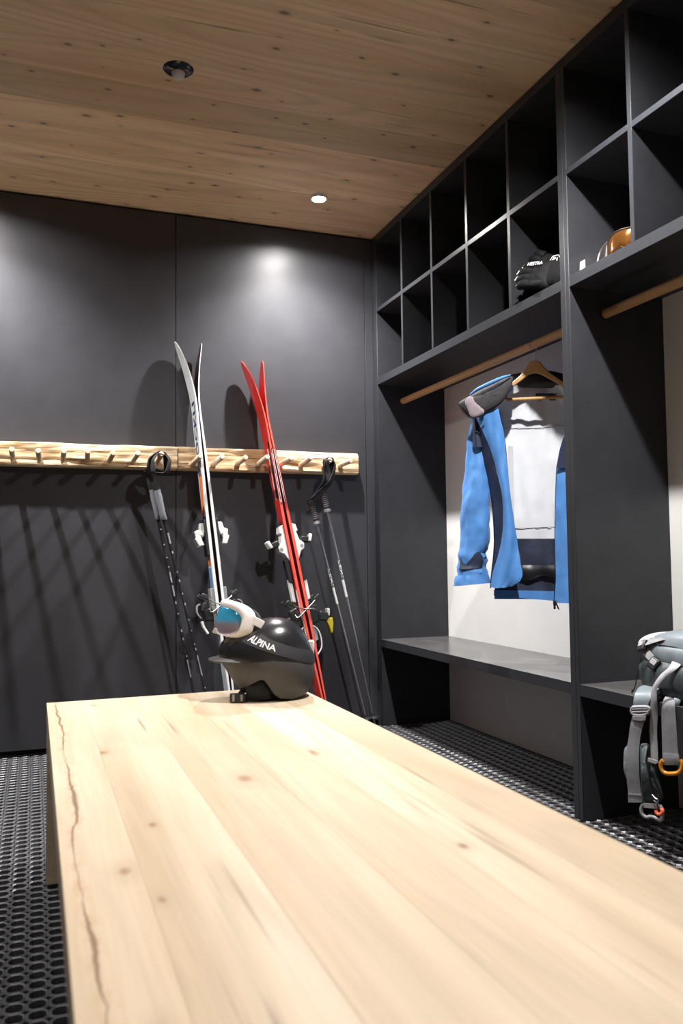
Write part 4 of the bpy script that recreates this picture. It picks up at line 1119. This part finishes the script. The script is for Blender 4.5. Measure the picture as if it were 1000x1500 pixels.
# padded hip-belt wing coming over the edge, ladder buckle and wide grey webbing
strap_('hip_belt_wing', M['nyl'], [(300, 520, -75, -.075), (250, 500, -50, -.03), (225, 440, 0, .008), (212, 380, 60, .020), (205, 350, 120, .020)], 0, .014)
strap_('hip_belt_webbing', M['wb'], [(175, 325, 150, .030), (172, 318, 250, .034), (150, 290, 350, .036), (135, 262, 480, .036), (112, 250, 620, .038), (105, 248, 760, .040), (110, 252, 920, .038), (125, 268, 1080, .034), (130, 285, 1225, .032)], 0)
pb(B().ribbon([K(130, 1130, .037), K(205, 1138, .0385), K(275, 1142, .037)], (0, 0, 1), .004, .003), 'webbing_stitch', M['bg'])
lb = B().tube(smooth_path([K(x, y, .040) for x, y in ((172, 128), (262, 124), (352, 128), (362, 165), (330, 205), (255, 218), (185, 208), (158, 172), (172, 128))], 4), .0045, 8, cap=False)
lb = pb(lb, 'ladder_buckle', M['wl'])
for yy in (150, 182): pb(B().tube([K(168, yy, .041), K(348, yy - 6, .041)], .0035, 8), 'buckle_bar', M['wl'], lb)
pb(B().prism([(175, 222), (325, 218), (328, 285), (262, 296), (175, 285)], lambda x, y, d: K(x, y, d), .030, .045), 'buckle_tail', M['bg'], lb, bevel=.003)
# hip-belt pocket
pk = rounded([(262, 580), (300, 545), (350, 555), (384, 600), (392, 720), (450, 800), (470, 920), (520, 1130), (515, 1190), (440, 1240), (350, 1250), (290, 1240), (262, 1000), (255, 780)], 4)
pkt = pb(B().pillow(pk, lambda x, y, d: K(x, y, d), .012, .030, 6, .004, (350, 950), wr=.004), 'hip_pocket', M['nyd'])
pb(B().tube(smooth_path([K(315, 610, .030), K(335, 760, .036), (K(370, 950, .036)), K(410, 1120, .030)], 5), .0028, 8), 'pocket_zip', M['zip'], pkt)
pb(B().pillow(rounded([(258, 580), (300, 546), (345, 556), (320, 660), (350, 860), (380, 990), (330, 1000), (275, 960), (262, 800)], 4), lambda x, y, d: K(x, y, d), .006, .012, 4, .026, wr=.003), 'pocket_panel', M['nyl'], pkt)
pb(B().tube(smooth_path([K(395, 1140, .036), K(430, 1180, .040), K(462, 1200, .040), K(450, 1232, .038), K(415, 1200, .038)], 4), .0020, 8), 'zip_puller', M['steel'], pkt)
pb(B().pillow(rounded([(76, 610), (130, 566), (150, 640), (150, 900), (120, 985), (70, 860), (66, 740)], 4), lambda x, y, d: K(x, y, d), .008, .010, 4, .016, wr=.003), 'belt_padding', M['nyl'])
pb(B().ribbon([K(350, 732, .038), K(400, 748, .040), K(445, 765, .038)], (0, 0, 1), .010, .003), 'pocket_loop', M['wl'], pkt)
# hook at the lower end with a coral cord ring
hk_ = [K(x, y, .030) for x, y in ((290, 1248), (272, 1300), (282, 1360), (330, 1400), (372, 1392), (420, 1400), (470, 1430), (505, 1425), (512, 1360), (505, 1300), (480, 1262))]
pb(B().tube(smooth_path(hk_, 4), .0052, 10), 'belt_hook', M['bg'])
pb(B().ribbon([K(300, 1262, .030), K(385, 1268, .032), K(475, 1275, .030)], (0, 0, 1), .012, .005), 'hook_bar', M['bg'])
pb(B().tube(smooth_path([K(452, 1240, .040), K(462, 1290, .042), K(468, 1310, .042)], 4), .0024, 8), 'cord', M['zip'])
pb(B().tube(smooth_path([K(440, 1318, .042), K(448, 1352, .044), K(480, 1368, .044), K(512, 1345, .044), K(515, 1315, .042), K(500, 1312, .040)], 5), .0048, 10), 'cord_ring', M['cord'])
# thin compression webbing from the top of the bag down over the edge
strap_('compression_strap', M['wl'], [(640, 770, -420, -.02), (590, 700, -330, .01), (500, 575, -250, .022), (440, 500, -170, .030), (395, 450, -80, .034), (385, 450, 40, .036), (380, 460, 200, .030), (372, 450, 400, .026), (380, 460, 600, .024), (388, 465, 770, .024)], 0, .0025)
# wide webbing with orange loop
strap_('shoulder_webbing', M['wb'], [(570, 690, -40, -.060), (548, 672, 20, -.010), (520, 660, 90, .016), (510, 668, 220, .020), (515, 680, 420, .022), (520, 695, 640, .022), (525, 708, 720, .024), (535, 700, 790, .022)], 0, .004)
pb(B().ribbon([K(522, 668, .026), K(610, 672, .028), K(702, 690, .026)], (0, 0, 1), .005, .003), 'webbing_stitch', M['wl'])
strap_('shoulder_webbing', M['nyl'], [(690, 800, -60, -.060), (660, 790, 0, -.010), (655, 720, 60, .010), (640, 690, 150, .008), (630, 690, 260, .006)], 0, .004)
lp = [K(x, y, .026) for x, y in ((520, 740), (496, 775), (500, 840), (545, 888), (615, 896), (690, 885), (732, 840), (738, 775), (715, 735))]
pb(B().tube(smooth_path(lp, 5), .0060, 10), 'orange_loop', M['org'])
# sternum buckles on the lid
for (c, a) in ((V(1.716, 1.905, zb + .150), .3), (V(1.708, 1.850, zb + .105), -.5)):
    c = c + BD; R_ = V(math.sin(a) * -.3, -math.cos(a), math.sin(a)).normalized(); Nn = V(-.85, .15, .5).normalized(); Nn = (Nn - R_ * Nn.dot(R_)).normalized(); U_ = Nn.cross(R_)
    bk = pb(B().obox(c, R_ * .017, U_ * .019, Nn * .006, .9), 'side_buckle', M['black'], lid, bevel=.004)
    pb(B().obox(c + Nn * .006 + U_ * .004, R_ * .010, U_ * .008, Nn * .002), 'buckle_clip', M['wl'], lid, bevel=.0015)
def onlid(u, v, o=.005): return bag(1.825, 1.770, zb + .125, .105 + o, .215 + o, .055 + o, .7, .014, 9.0)(u, v)
pb(B().ribbon(smooth_path([onlid(.30, .92), onlid(.335, .80), onlid(.37, .68), onlid(.41, .58), onlid(.445, .50), onlid(.47, .42, .010)], 6), (0, 1, .2), .022, .0025), 'lid_strap', M['wl'], lid)
pb(B().ribbon(smooth_path([onlid(.55, .95), onlid(.47, .86), onlid(.445, .74), onlid(.43, .62, .008)], 6), (0, 1, 0), .022, .0025), 'lid_strap', M['wb'], lid)
pb(B().ribbon(smooth_path([onlid(.27, .55, .006), onlid(.33, .55, .006), onlid(.39, .56, .007), onlid(.43, .58, .008)], 6), (0, 0, 1), .012, .0025), 'lid_strap', M['nyd'], lid)
pb(B().tube(smooth_path([onlid(.26, .50, .003), onlid(.24, .66, .004), onlid(.25, .80, .004), onlid(.32, .93, .004), onlid(.42, .97, .004)], 6), .004, 8), 'lid_edge_binding', M['zip'], lid)
